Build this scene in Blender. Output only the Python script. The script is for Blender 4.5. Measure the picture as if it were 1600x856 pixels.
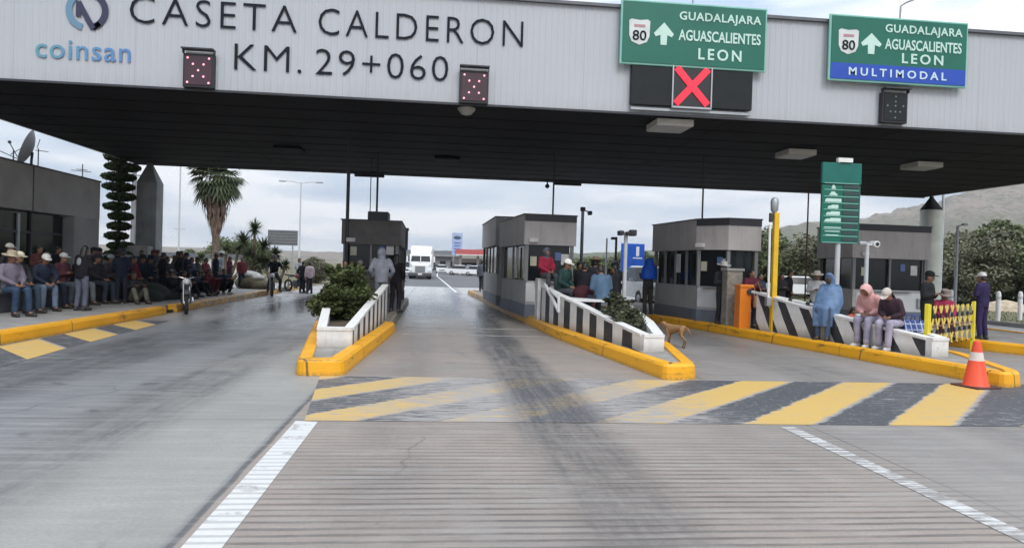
import bpy, bmesh, math, random
import numpy as np
from mathutils import Vector, Matrix
random.seed(7); rng = np.random.default_rng(11)
for o in list(bpy.data.objects): bpy.data.objects.remove(o)
S = bpy.context.scene
C = S.collection
R = math.radians; PI = math.pi

# ------------------------------------------------------------------ camera
def set_camera():
    yaw, pitch, roll = R(6.0), R(-0.66), R(1.71)
    f = Vector((math.sin(yaw)*math.cos(pitch), math.cos(yaw)*math.cos(pitch), math.sin(pitch)))
    r0 = Vector((math.cos(yaw), -math.sin(yaw), 0)); u0 = r0.cross(f)
    r = r0*math.cos(roll) + u0*math.sin(roll); u = u0*math.cos(roll) - r0*math.sin(roll)
    cam = bpy.data.cameras.new('camera'); co = bpy.data.objects.new('camera', cam); C.objects.link(co)
    m = Matrix((r, u, -f)).transposed().to_4x4(); m.translation = (0, 0, 1.6)
    co.matrix_world = m
    cam.sensor_width = 36; cam.lens = 36*1100/1600; cam.clip_start = .05; cam.clip_end = 9000
    S.camera = co
set_camera()

# ------------------------------------------------------------------ sky, sun, exposure
SUN_EL, SUN_AZ = 44, 166           # azimuth from +Y towards +X
w = bpy.data.worlds.new('World'); S.world = w; w.use_nodes = True
nt = w.node_tree; N = nt.nodes; L = nt.links; N.clear()
out = N.new('ShaderNodeOutputWorld'); bg = N.new('ShaderNodeBackground'); bg.inputs['Strength'].default_value = .1
sky = N.new('ShaderNodeTexSky'); sky.sky_type = 'NISHITA'; sky.sun_disc = False
sky.sun_elevation = R(SUN_EL); sky.sun_rotation = R(SUN_AZ); sky.dust_density = 2
tc = N.new('ShaderNodeTexCoord'); sep = N.new('ShaderNodeSeparateXYZ'); L.new(tc.outputs['Generated'], sep.inputs[0])
def M(op, a, b=None, c=None, clamp=False):
    n = N.new('ShaderNodeMath'); n.operation = op; n.use_clamp = clamp
    for i, v in enumerate((a, b, c)):
        if v is None: continue
        if isinstance(v, (int, float)): n.inputs[i].default_value = v
        else: L.new(v, n.inputs[i])
    return n.outputs[0]
el = M('MAXIMUM', sep.outputs['Z'], 0.0)
mp = N.new('ShaderNodeMapping'); mp.inputs['Scale'].default_value = (1.0, 1.0, 5.5); L.new(tc.outputs['Generated'], mp.inputs[0])
n1 = N.new('ShaderNodeTexNoise'); n1.inputs['Scale'].default_value = 3.8; n1.inputs['Detail'].default_value = 5; n1.inputs['Roughness'].default_value = .48
L.new(mp.outputs[0], n1.inputs['Vector'])
cr = N.new('ShaderNodeValToRGB'); L.new(n1.outputs['Fac'], cr.inputs[0])
cr.color_ramp.elements[0].position = .36; cr.color_ramp.elements[0].color = (3.9, 4.9, 6.3, 1)
cr.color_ramp.elements[1].position = .60; cr.color_ramp.elements[1].color = (8.5, 8.6, 8.85, 1)
e = cr.color_ramp.elements.new(.52); e.color = (6.3, 6.9, 7.7, 1)
# an overcast sky is about three times brighter overhead than at the horizon
grad = M('MULTIPLY_ADD', el, 1.35, .91)
vm = N.new('ShaderNodeVectorMath'); vm.operation = 'SCALE'; L.new(cr.outputs[0], vm.inputs[0]); L.new(grad, vm.inputs['Scale'])
mix = N.new('ShaderNodeMixRGB'); mix.inputs[0].default_value = .93; L.new(sky.outputs[0], mix.inputs[1]); L.new(vm.outputs[0], mix.inputs[2])
L.new(mix.outputs[0], bg.inputs['Color']); L.new(bg.outputs[0], out.inputs['Surface'])
sl = bpy.data.lights.new('sun', 'SUN'); sl.energy = 1.35; sl.angle = R(24); sl.color = (1, .96, .9)
so = bpy.data.objects.new('sun', sl); C.objects.link(so)
d = Vector((math.sin(R(SUN_AZ))*math.cos(R(SUN_EL)), math.cos(R(SUN_AZ))*math.cos(R(SUN_EL)), math.sin(R(SUN_EL))))
so.rotation_euler = d.to_track_quat('Z', 'Y').to_euler(); so.location = d*60
vs = S.view_settings; vs.view_transform = 'Standard'; vs.look = 'None'; vs.gamma = 1; vs.use_curve_mapping = False; vs.exposure = 0.30
S.render.engine = 'CYCLES'

# ------------------------------------------------------------------ materials
MATS = {}
def mat(name, col, rough=.7, metal=0., var=.12, scale=4., spec=.5, emit=None, estr=1., bump=0., bscale=40.):
    if name in MATS: return MATS[name]
    m = bpy.data.materials.new(name); m.use_nodes = True; nt = m.node_tree; b = nt.nodes['Principled BSDF']
    b.inputs['Roughness'].default_value = rough; b.inputs['Metallic'].default_value = metal
    b.inputs['Specular IOR Level'].default_value = spec
    b.inputs['Base Color'].default_value = (*col, 1)
    g = nt.nodes.new('ShaderNodeNewGeometry')
    if var > 0:
        n = nt.nodes.new('ShaderNodeTexNoise'); n.inputs['Scale'].default_value = scale; n.inputs['Detail'].default_value = 6
        nt.links.new(g.outputs['Position'], n.inputs['Vector'])
        r = nt.nodes.new('ShaderNodeMapRange'); r.inputs[1].default_value = .3; r.inputs[2].default_value = .7
        r.inputs[3].default_value = 1-var; r.inputs[4].default_value = 1+var
        nt.links.new(n.outputs['Fac'], r.inputs[0])
        v = nt.nodes.new('ShaderNodeVectorMath'); v.operation = 'SCALE'; v.inputs[0].default_value = col
        nt.links.new(r.outputs[0], v.inputs['Scale']); nt.links.new(v.outputs[0], b.inputs['Base Color'])
    if bump > 0:
        n2 = nt.nodes.new('ShaderNodeTexNoise'); n2.inputs['Scale'].default_value = bscale; n2.inputs['Detail'].default_value = 4
        nt.links.new(g.outputs['Position'], n2.inputs['Vector'])
        bp = nt.nodes.new('ShaderNodeBump'); bp.inputs['Strength'].default_value = bump; bp.inputs['Distance'].default_value = .02
        nt.links.new(n2.outputs['Fac'], bp.inputs['Height']); nt.links.new(bp.outputs[0], b.inputs['Normal'])
    if emit:
        b.inputs['Emission Color'].default_value = (*emit, 1); b.inputs['Emission Strength'].default_value = estr
    MATS[name] = m; return m

def nodemat(name):
    m = bpy.data.materials.new(name); m.use_nodes = True; MATS[name] = m
    return m, m.node_tree, m.node_tree.nodes['Principled BSDF']
class NT:
    """small node-writing helper"""
    def __init__(s, nt): s.n = nt.nodes; s.l = nt.links; s.pos = s.n.new('ShaderNodeNewGeometry').outputs['Position']
    def val(s, inp, v):
        if isinstance(v, (int, float)): inp.default_value = v
        elif isinstance(v, tuple): inp.default_value = v if len(v) == len(inp.default_value) else (*v, 1)
        else: s.l.new(v, inp)
    def math(s, op, a, b=None, c=None, clamp=False):
        n = s.n.new('ShaderNodeMath'); n.operation = op; n.use_clamp = clamp
        for i, v in enumerate((a, b, c)):
            if v is not None: s.val(n.inputs[i], v)
        return n.outputs[0]
    def xyz(s, v=None):
        n = s.n.new('ShaderNodeSeparateXYZ'); s.l.new(v or s.pos, n.inputs[0]); return n.outputs
    def noise(s, scale, detail=5, rough=.55, stretch=(1, 1, 1), vec=None, dist=0):
        mp = s.n.new('ShaderNodeMapping'); mp.inputs['Scale'].default_value = stretch; s.l.new(vec or s.pos, mp.inputs[0])
        n = s.n.new('ShaderNodeTexNoise'); n.inputs['Scale'].default_value = scale; n.inputs['Detail'].default_value = detail
        n.inputs['Roughness'].default_value = rough; n.inputs['Distortion'].default_value = dist
        s.l.new(mp.outputs[0], n.inputs['Vector']); return n.outputs['Fac']
    def ramp(s, v, a, b, lo=0., hi=1., smooth=False):
        n = s.n.new('ShaderNodeMapRange'); n.clamp = True
        if smooth: n.interpolation_type = 'SMOOTHSTEP'
        s.val(n.inputs[0], v)
        for i, x in zip((1, 2, 3, 4), (a, b, lo, hi)): n.inputs[i].default_value = x
        return n.outputs[0]
    def mix(s, f, a, b, mode='MIX'):
        n = s.n.new('ShaderNodeMixRGB'); n.blend_type = mode
        s.val(n.inputs[0], f); s.val(n.inputs[1], a); s.val(n.inputs[2], b); return n.outputs[0]
    def bump(s, h, strength, dist=.02):
        n = s.n.new('ShaderNodeBump'); n.inputs['Strength'].default_value = strength; n.inputs['Distance'].default_value = dist
        s.l.new(h, n.inputs['Height']); return n.outputs[0]
    def band(s, v, c, wid, soft):
        """1 within wid of c"""
        d = s.math('ABSOLUTE', s.math('SUBTRACT', v, c)); return s.ramp(d, wid, wid+soft, 1, 0, True)

# ------------------------------------------------------------------ mesh building
class MB:
    def __init__(s): s.v = []; s.f = []; s.m = []; s.cur = 0
    def add(s, vs, fs):
        b = len(s.v); s.v += [tuple(p) for p in vs]; s.f += [[i+b for i in f] for f in fs]; s.m += [s.cur]*len(fs); return s
    def box(s, c, size, rz=0., rx=0., ry=0.):
        x, y, z = [q/2 for q in size]; mtx = Matrix.Rotation(rz, 3, 'Z') @ Matrix.Rotation(ry, 3, 'Y') @ Matrix.Rotation(rx, 3, 'X')
        vs = [Vector(c) + mtx @ Vector((a*x, b*y, d*z)) for a in (-1, 1) for b in (-1, 1) for d in (-1, 1)]
        return s.add(vs, [(0, 1, 3, 2), (4, 6, 7, 5), (0, 4, 5, 1), (2, 3, 7, 6), (0, 2, 6, 4), (1, 5, 7, 3)])
    def bbox(s, c, size, bv=.02, rz=0.):
        """box with chamfered edges"""
        bm = bmesh.new(); bmesh.ops.create_cube(bm, size=1)
        for v in bm.verts: v.co = Vector((v.co.x*size[0], v.co.y*size[1], v.co.z*size[2]))
        bmesh.ops.bevel(bm, geom=bm.edges[:], offset=bv, segments=2, affect='EDGES', profile=.5)
        mtx = Matrix.Rotation(rz, 3, 'Z'); bm.verts.index_update()
        s.add([Vector(c) + mtx @ v.co for v in bm.verts], [[v.index for v in f.verts] for f in bm.faces]); bm.free(); return s
    def loft(s, rings, cap=True, closed=True):
        n = len(rings[0]); vs = [p for r in rings for p in r]; fs = []
        for i in range(len(rings)-1):
            for j in range(n if closed else n-1):
                k = (j+1) % n; fs.append((i*n+j, i*n+k, (i+1)*n+k, (i+1)*n+j))
        if cap and closed: fs.append(tuple(range(n))[::-1]); fs.append(tuple((len(rings)-1)*n+j for j in range(n)))
        return s.add(vs, fs)
    def prism(s, poly, z0, z1, poly1=None):
        return s.loft([[(x, y, z0) for x, y in poly], [(x, y, z1) for x, y in (poly1 or poly)]])
    def tube(s, pts, r, n=8, cap=True):
        pts = [Vector(p) for p in pts]; rs = r if isinstance(r, (list, tuple)) else [r]*len(pts); rings = []
        up = None
        for i, p in enumerate(pts):
            t = (pts[min(i+1, len(pts)-1)] - pts[max(i-1, 0)]).normalized()
            a = (up - t*up.dot(t)) if up else t.orthogonal()
            if a.length < 1e-5: a = t.orthogonal()
            a.normalize(); up = a; b = t.cross(a)
            rings.append([p + (a*math.cos(2*PI*k/n) + b*math.sin(2*PI*k/n))*rs[i] for k in range(n)])
        return s.loft(rings, cap)
    def ell(s, c, r, sub=2, mtx=None):
        bm = bmesh.new(); bmesh.ops.create_icosphere(bm, subdivisions=sub, radius=1); bm.verts.index_update()
        rr = r if isinstance(r, (list, tuple)) else (r, r, r)
        vs = []
        for v in bm.verts:
            p = Vector((v.co.x*rr[0], v.co.y*rr[1], v.co.z*rr[2]))
            if mtx: p = mtx @ p
            vs.append(Vector(c)+p)
        s.add(vs, [[v.index for v in f.verts] for f in bm.faces]); bm.free(); return s
    def cap2(s, p0, r0, p1, r1, n=10):
        """tapered limb with round ends"""
        s.tube([p0, p1], [r0, r1], n); s.ell(p0, r0, 1); s.ell(p1, r1, 1); return s
    def lathe(s, prof, n=16, c=(0, 0, 0), sx=1, sy=1):
        return s.loft([[(c[0]+r*sx*math.cos(2*PI*k/n), c[1]+r*sy*math.sin(2*PI*k/n), c[2]+z) for k in range(n)] for r, z in prof])
    def disc(s, c, r0, r1, y0, y1, n=20):   # ring with axis along Y
        ring = lambda r, y: [(c[0]+r*math.cos(2*PI*k/n), c[1]+y, c[2]+r*math.sin(2*PI*k/n)) for k in range(n)]
        rr = [ring(r0, y0), ring(r1, y0), ring(r1, y1), ring(r0, y1), ring(r0, y0)]
        return s.loft(rr, cap=False)
    def quad(s, a, b, c, d): return s.add([a, b, c, d], [(0, 1, 2, 3)])
    def tomesh(s, name):
        me = bpy.data.meshes.new(name); me.from_pydata(s.v, [], s.f); me.polygons.foreach_set('material_index', s.m); me.update(); return me
    def build(s, name, m, parent=None, smooth=False, world=False, fix=True):
        me = s.tomesh(name)
        if fix:
            bm = bmesh.new(); bm.from_mesh(me); bmesh.ops.recalc_face_normals(bm, faces=bm.faces); bm.to_mesh(me); bm.free()
        return link(name, me, m, parent, smooth, world)
def link(name, me, m, parent=None, smooth=False, world=False):
    me.materials.clear()
    for q in (m if isinstance(m, (list, tuple)) else [m]): me.materials.append(q)
    if world and parent: me.transform(Matrix.Translation(-base_of(parent)))
    if smooth:
        me.polygons.foreach_set('use_smooth', [True]*len(me.polygons))
        if smooth != 'all':
            try: me.set_sharp_from_angle(angle=R(42))
            except Exception: pass
    o = bpy.data.objects.new(name, me); C.objects.link(o)
    if parent: o.parent = parent
    return o
def base_of(o):
    v = Vector(o.location)
    while o.parent: o = o.parent; v += o.location
    return v
def thing(name, label, cat, loc=(0, 0, 0), rz=0., group=None):
    o = bpy.data.objects.new(name, None); C.objects.link(o); o.empty_display_size = .2
    o.location = loc; o.rotation_euler = (0, 0, rz); return tag(o, label, cat, group)
def tag(o, label, cat, group=None, kind=None):
    o['label'] = label; o['category'] = cat
    if group: o['group'] = group
    if kind: o['kind'] = kind
    return o
def struct(o, kind='structure'): o['kind'] = kind; return o
def copy_tree(o, parent=None):
    c = o.copy(); C.objects.link(c); c.parent = parent
    for ch in o.children: copy_tree(ch, c)
    return c
def remesh(mb, vox, it=3, fac=.5):
    me = mb.tomesh('tmp'); o = bpy.data.objects.new('tmp', me); C.objects.link(o)
    md = o.modifiers.new('r', 'REMESH'); md.mode = 'VOXEL'; md.voxel_size = vox
    if it: sm = o.modifiers.new('s', 'SMOOTH'); sm.iterations = it; sm.factor = fac
    dg = bpy.context.evaluated_depsgraph_get(); r = bpy.data.meshes.new_from_object(o.evaluated_get(dg))
    bpy.data.objects.remove(o); bpy.data.meshes.remove(me); return r
def offset_poly(poly, d):
    n = len(poly); out = []
    area = sum(poly[i][0]*poly[(i+1) % n][1]-poly[(i+1) % n][0]*poly[i][1] for i in range(n)); sg = 1 if area > 0 else -1
    for i in range(n):
        p0, p1, p2 = Vector(poly[i-1]), Vector(poly[i]), Vector(poly[(i+1) % n])
        a = (p1-p0).normalized(); b = (p2-p1).normalized()
        na = Vector((-a.y, a.x))*sg; nb = Vector((-b.y, b.x))*sg
        m = (na+nb); m = m/max(m.length_squared/2, .35) if m.length > 1e-6 else na
        out.append(tuple(p1+m*d))
    return out
def text(body, x0, x1, z0, z1, y, m, parent, name='lettering', bold=0., depth=.012, spacing=1., world=True):
    cu = bpy.data.curves.new('t', 'FONT'); cu.body = body; cu.extrude = .1; cu.offset = bold; cu.space_character = spacing; cu.resolution_u = 3
    o = bpy.data.objects.new('t', cu); C.objects.link(o)
    dg = bpy.context.evaluated_depsgraph_get(); me = bpy.data.meshes.new_from_object(o.evaluated_get(dg)); bpy.data.objects.remove(o)
    n = len(me.vertices); a = np.empty(n*3); me.vertices.foreach_get('co', a); a = a.reshape(n, 3)
    lo, hi = a.min(0), a.max(0)
    b = np.empty_like(a); b[:, 0] = x0+(a[:, 0]-lo[0])/(hi[0]-lo[0])*(x1-x0); b[:, 2] = z0+(a[:, 1]-lo[1])/(hi[1]-lo[1])*(z1-z0)
    b[:, 1] = y-(a[:, 2]-lo[2])/(hi[2]-lo[2])*depth
    me.vertices.foreach_set('co', b.ravel()); me.update()
    return link(name, me, m, parent, False, world)
# ------------------------------------------------------------------ shared plain materials
m_grey = mat('grey_paint', (.26, .25, .245), .6, var=.12, scale=1.5)
def grimy(name, c, zs):
    m, nt, b = nodemat(name); t = NT(nt); X, Y, Z = t.xyz(); n = t.noise(1.3, 6, .6); st = t.noise(4, 7, .7, (2.2, 2.2, .16)); f = t.noise(12, 6, .7)
    col = t.mix(t.ramp(n, .3, .7), tuple(q*.88 for q in c), tuple(q*1.08 for q in c)); col = t.mix(t.ramp(st, .50, .70, 0, .45), col, tuple(q*.48 for q in c)); col = t.mix(t.ramp(f, .62, .70, 0, .4), col, tuple(q*.6 for q in c)); col = t.mix(t.ramp(Z, .22, .5, .55, 0), col, (.12, .10, .08))
    t.l.new(col, b.inputs['Base Color']); b.inputs['Roughness'].default_value = .62; t.l.new(t.bump(f, .15, .01), b.inputs['Normal']); return m
m_booth_band = grimy('booth_band', (.47, .435, .425), 0)
m_booth_low = grimy('booth_lower', (.43, .43, .425), 0)
m_booth_panel = mat('booth_panel', (.62, .62, .62), .55, var=.06)
m_plinth = mat('plinth_paint', (.15, .17, .215), .6, var=.15, scale=3)
m_cap = mat('dark_cap', (.035, .035, .042), .5)
m_glass = mat('tinted_glass', (.012, .015, .018), .10, var=0, spec=.4)
m_alu = mat('aluminium_frame', (.42, .43, .45), .4, .6, var=.05)
m_white = mat('white_paint', (.74, .74, .73), .55, var=.07, scale=6)
m_offwhite = mat('aged_white', (.60, .59, .57), .6, var=.14, scale=5)
m_black = mat('black_plastic', (.018, .018, .022), .5, var=0)
m_dark = mat('dark_metal', (.05, .052, .06), .5, .3)
m_steel = mat('galvanised_steel', (.36, .38, .40), .45, .5, var=.1)
m_pole = mat('pale_pole', (.50, .52, .54), .5, var=.08)
m_orange = mat('orange_enamel', (.80, .22, .015), .4, var=.06)
m_rust = mat('rusty_pipe', (.11, .06, .05), .75)
m_stone = mat('rough_stone', (.27, .24, .20), .85, var=.3, scale=9, bump=.6, bscale=14)
m_concrete = mat('plain_concrete', (.34, .335, .325), .8, var=.16, scale=2.5, bump=.2)
m_red_emit = mat('red_lamp', (.5, .01, .02), .4, var=0, emit=(1., .02, .05), estr=1.0)
m_pink_emit = mat('led_dot', (.8, .3, .35), .4, var=0, emit=(1., .45, .5), estr=.95)
m_dull_dot = mat('unlit_dot', (.16, .20, .20), .4, var=0)

# ------------------------------------------------------------------ ground materials
def grooves(t, X, Y):
    """transverse grooves cut into the concrete, about one every ten centimetres"""
    wob = t.math('MULTIPLY', t.noise(1.6, 5, .65, (.5, 2, 1)), .055)
    s = t.math('SINE', t.math('MULTIPLY', t.math('ADD', Y, wob), 2*PI/.107))
    return t.ramp(s, .0, .85, 0, 1, True)
def plaza_material():
    m, nt, b = nodemat('plaza_concrete'); t = NT(nt); X, Y, Z = t.xyz()
    big = t.noise(.35, 6, .6); mid = t.noise(2.2, 7, .62, (1, .45, 1)); fine = t.noise(38, 4, .7); streak = t.noise(1.6, 6, .65, (3.2, .16, 1)); cross = t.noise(2.6, 5, .6, (.3, 3.5, 1))
    warm = t.mix(mid, (.278, .226, .190), (.382, .322, .278)); cool = t.mix(mid, (.150, .158, .170), (.222, .227, .233))
    side = t.ramp(X, -1.43, -1.40); right = t.ramp(X, 3.6, 4.2, 0, 1)
    col = t.mix(side, cool, warm); col = t.mix(t.math('MULTIPLY', right, .75), col, t.mix(mid, (.235, .216, .202), (.310, .291, .275)))
    # the strip beside the white line is cleaner, paler concrete
    pale = t.math('MULTIPLY', t.band(t.math('ADD', X, t.math('MULTIPLY', big, .9)), -1.75, .5, 1.1), t.ramp(X, -1.5, -1.45, 1, 0))
    col = t.mix(t.math('MULTIPLY', pale, .85), col, (.36, .355, .328))
    col = t.mix(t.ramp(big, .40, .66, 0, .5), col, (.19, .188, .188))
    col = t.mix(t.math('MULTIPLY', t.ramp(t.math('ADD', X, t.math('MULTIPLY', mid, 1.2)), -5.0, -2.4, .62, 0, True), t.ramp(streak, .3, .6, .75, 1)), col, (.145, .152, .165))
    # rubber left by wheels
    cx = t.math('ADD', 1.28, t.math('MULTIPLY', t.math('SUBTRACT', t.noise(.16, 2, stretch=(0, 1, 0)), .5), .7))
    cx = t.math('SUBTRACT', cx, t.math('MULTIPLY', t.ramp(Y, 20, 34, 0, 1), .45))
    wid = t.ramp(streak, .25, .75, .55, 1.15)
    tr = t.math('MULTIPLY', t.band(X, cx, .20, .42), wid)
    lane2 = t.math('MULTIPLY', t.math('MULTIPLY', t.band(t.math('ADD', X, t.math('MULTIPLY', t.ramp(Y, 6, 16, 1, 0), 1.1)), -4.75, .5, .8), wid), 1.05); lane3 = t.math('MULTIPLY', t.math('MULTIPLY', t.band(X, -3.0, .22, .5), wid), .75)
    lane4 = t.math('MULTIPLY', t.math('MULTIPLY', t.band(X, 6.2, .25, .8), wid), .45); thin = t.math('MULTIPLY', t.math('MULTIPLY', t.band(X, -.35, .1, .4), wid), .28)
    rub = t.math('MAXIMUM', t.math('MAXIMUM', tr, lane2), t.math('MAXIMUM', t.math('MAXIMUM', lane3, thin), lane4))
    hair = t.noise(2.2, 6, .7, (6.5, .22, 1)); speck = t.noise(22, 6, .75, (1, .7, 1)); blot = t.noise(3.2, 6, .7, (1.6, .7, 1))
    rub = t.math('MULTIPLY', rub, t.math('MULTIPLY', t.ramp(hair, .34, .60, .66, 1.15), t.math('MULTIPLY', t.ramp(speck, .34, .56, .60, 1.15), t.ramp(blot, .30, .62, .55, 1.15))), clamp=True)
    rub = t.math('MULTIPLY', t.math('MULTIPLY', rub, t.math('MULTIPLY', t.ramp(Y, 10, 18, 1, 1.5), t.ramp(Y, 3.5, 8.5, .62, 1))), t.ramp(Y, 26, 44, .92, .5), clamp=True)
    col = t.mix(t.ramp(Y, 16.5, 22, 0, .8, True), col, t.mix(streak, (.42, .405, .39), (.56, .545, .53)))  # concrete paler from the canopy on: brightness put into the colour against its shade
    col = t.mix(rub, col, (.048, .054, .060))
    # grooves
    g = grooves(t, X, Y)
    zone = t.math('MULTIPLY', t.ramp(X, -1.2, -1.1), t.ramp(Y, 5.2, 7.1, 1, .22))
    zone2 = t.math('MULTIPLY', t.ramp(X, -5.2, -3.6, .55, .0), t.ramp(Y, 5.2, 7.6, 1, 0))
    zone = t.math('MULTIPLY', t.math('MAXIMUM', zone, zone2), t.ramp(t.noise(1.3, 6, .7, (1, 1, 1)), .32, .58, .30, 1))
    zone = t.math('MULTIPLY', zone, t.ramp(X, 3.8, 4.4, 1, .1)); zone = t.math('MULTIPLY', zone, t.ramp(Y, 7.1, 14, 1, 0))
    gm = t.math('MULTIPLY', g, zone)
    col = t.mix(t.math('MULTIPLY', gm, .80), col, (.082, .070, .064))
    # joints
    jn = t.math('MULTIPLY', t.band(X, t.math('MULTIPLY_ADD', t.math('SUBTRACT', t.noise(1.5, 3, stretch=(0, 1, 0)), .5), .05, -1.43), .012, .02), .75)
    jy = t.band(t.math('FRACT', t.math('DIVIDE', t.math('ADD', Y, 1.2), 5.6)), .5, .0018, .002)
    j3 = t.band(X, 3.95, .008, .012)
    col = t.mix(t.math('MAXIMUM', jn, t.math('MULTIPLY', t.math('MAXIMUM', jy, j3), .55)), col, (.05, .05, .052))
    # cracks, spots and sealed patches
    col = t.mix(t.ramp(t.noise(7, 3, .5), .70, .76, 0, .45), col, (.10, .10, .105))
    col = t.mix(t.ramp(cross, .48, .75, 0, .42), col, (.47, .455, .43))
    col = t.mix(t.ramp(t.noise(4.5, 7, .7, (.5, 3.0, 1)), .52, .74, 0, .22), col, (.16, .152, .147))
    col = t.mix(t.ramp(t.noise(.9, 6, .65, (1.6, .5, 1)), .52, .70, 0, .30), col, (.17, .165, .16))
    col = t.mix(t.ramp(fine, .3, .7, .0, .40), col, (.15, .145, .14))
    vo = nt.nodes.new('ShaderNodeTexVoronoi'); vo.feature = 'DISTANCE_TO_EDGE'; vo.inputs['Scale'].default_value = .42
    wv = nt.nodes.new('ShaderNodeVectorMath'); wv.operation = 'ADD'; nz = nt.nodes.new('ShaderNodeTexNoise'); nz.inputs['Scale'].default_value = 1.3; nz.inputs['Detail'].default_value = 6
    t.l.new(t.pos, nz.inputs['Vector']); t.l.new(t.pos, wv.inputs[0]); sv = nt.nodes.new('ShaderNodeVectorMath'); sv.operation = 'SCALE'; sv.inputs['Scale'].default_value = .5; t.l.new(nz.outputs['Color'], sv.inputs[0]); t.l.new(sv.outputs[0], wv.inputs[1]); t.l.new(wv.outputs[0], vo.inputs['Vector'])
    crk = t.math('MULTIPLY', t.ramp(vo.outputs['Distance'], .002, .008, 1, 0), t.ramp(t.noise(.3, 3), .52, .58)); col = t.mix(t.math('MULTIPLY', crk, .4), col, (.06, .058, .056))
    oil = t.math('MULTIPLY', t.ramp(t.noise(1.9, 3, .45), .66, .74), t.math('MAXIMUM', t.band(X, 1.2, .7, .6), t.band(X, -4.3, .8, .6))); col = t.mix(t.math('MULTIPLY', oil, .6), col, (.05, .05, .05))
    patch = t.ramp(t.noise(.55, 2, .4, (1, .6, 1)), .60, .615, 0, .28); col = t.mix(patch, col, (.27, .255, .24))
    t.l.new(col, b.inputs['Base Color'])
    ro = t.math('SUBTRACT', t.math('MULTIPLY', t.ramp(mid, .3, .7, .46, .64), t.ramp(Y, 12, 22, 1, .52)), t.math('MULTIPLY', rub, .12)); t.l.new(ro, b.inputs['Roughness'])
    h = t.math('SUBTRACT', t.math('MULTIPLY', fine, .35), t.math('MULTIPLY', gm, .9)); t.l.new(t.bump(t.math('MULTIPLY', h, t.ramp(Y, 7, 16, 1, .0)), .35, .012), b.inputs['Normal'])
    return m
def paint_material(name, kind):
    """worn road paint over the concrete: kind is bump, hatch, line or faded"""
    m, nt, b = nodemat(name); t = NT(nt); X, Y, Z = t.xyz()
    conc = t.mix(t.noise(2.2, 7, .62, (1, .45, 1)), (.285, .265, .255), (.375, .355, .34))
    n = t.noise(9, 8, .75, (.25, 2.6, 1)); fine = t.noise(30, 5, .7)
    if kind in ('bump', 'hatch'):
        if kind == 'bump':
            u = t.math('DIVIDE', t.math('SUBTRACT', t.math('SUBTRACT', X, t.math('SUBTRACT', Y, 7.2)), 3.32), 1.62)
            u = t.math('ADD', u, t.math('MULTIPLY', t.math('SUBTRACT', t.noise(5, 7, .75, (.5, 2.2, 1)), .5), .22))
        else:
            u = t.math('DIVIDE', t.math('SUBTRACT', t.math('ADD', Y, t.math('MULTIPLY', t.math('ADD', X, 6.1), 1.15)), 11.2), 2.1)
        fr = t.math('FRACT', t.math('ADD', u, 20)); yel = t.ramp(fr, .49 if kind == 'bump' else .57, .50 if kind == 'bump' else .58, 1, 0)
        yc = t.mix(fine, (.52, .33, .075), (.64, .43, .13)); dk = t.mix(fine, (.035, .039, .047), (.08, .085, .095))
        dk = t.mix(t.ramp(t.noise(14, 4, .6, (1, 1.6, 1)), .60, .66, 0, .8), dk, (.34, .34, .33))
        yc = t.mix(t.ramp(t.noise(12, 5, .65), .58, .68, 0, .5), yc, (.40, .34, .24))
        col = t.mix(yel, dk, yc)
        if kind == 'bump':
            gap = t.math('MAXIMUM', t.band(fr, .5, .015, .02), t.band(fr, 0., .01, .02))
            wear = t.math('MAXIMUM', t.band(X, 1.45, .75, 1.9), t.math('MULTIPLY', t.band(X, 6.2, .3, .9), .35))
            th = t.math('ADD', t.math('MULTIPLY_ADD', wear, .14, .366), t.ramp(X, 4.2, -1.5, 0, .075))
        else:
            gap = t.band(fr, .575, .012, .02); th = t.math('ADD', .41, 0.0)
        worn = t.ramp(t.math('SUBTRACT', n, th), -.03, .05, 1, 0)
        worn = t.math('MAXIMUM', worn, t.math('MULTIPLY', gap, .8))
        if kind == 'bump': worn = t.math('MAXIMUM', worn, t.math('MULTIPLY', t.math('MULTIPLY', grooves(t, X, Y), t.ramp(X, 4.5, .5, .10, .5)), t.ramp(n, .35, .6)))
        tyre = t.math('MULTIPLY', t.band(X, 1.35, .2, .5), t.math('MULTIPLY', t.ramp(t.noise(2.2, 6, .7, (6.5, .22, 1)), .34, .60, .6, 1.1), t.ramp(t.noise(22, 6, .75), .34, .56, .5, 1.1)))
        conc = t.mix(t.math('MULTIPLY', tyre, .85), conc, (.09, .09, .095))
        col = t.mix(worn, col, conc); col = t.mix(t.math('MULTIPLY', tyre, .6), col, (.06, .062, .068))
    else:
        th = .36 if kind == 'line' else .52
        worn = t.ramp(n, th-.04, th+.04, 1, 0); worn = t.math('MAXIMUM', worn, t.math('MULTIPLY', t.math('MULTIPLY', grooves(t, X, Y), t.ramp(Y, 5.4, 7, 1, .1)), .48 if kind == 'line' else .35)); worn = t.math('MAXIMUM', worn, t.ramp(t.noise(3.5, 6, .7), .56, .66, 0, .8))
        col = t.mix(worn, t.mix(fine, (.52, .52, .51), (.68, .68, .67)), t.mix(.35, conc, (.08, .08, .08)))
    t.l.new(col, b.inputs['Base Color']); b.inputs['Roughness'].default_value = .6
    t.l.new(t.bump(fine, .2, .01), b.inputs['Normal']); return m
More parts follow.
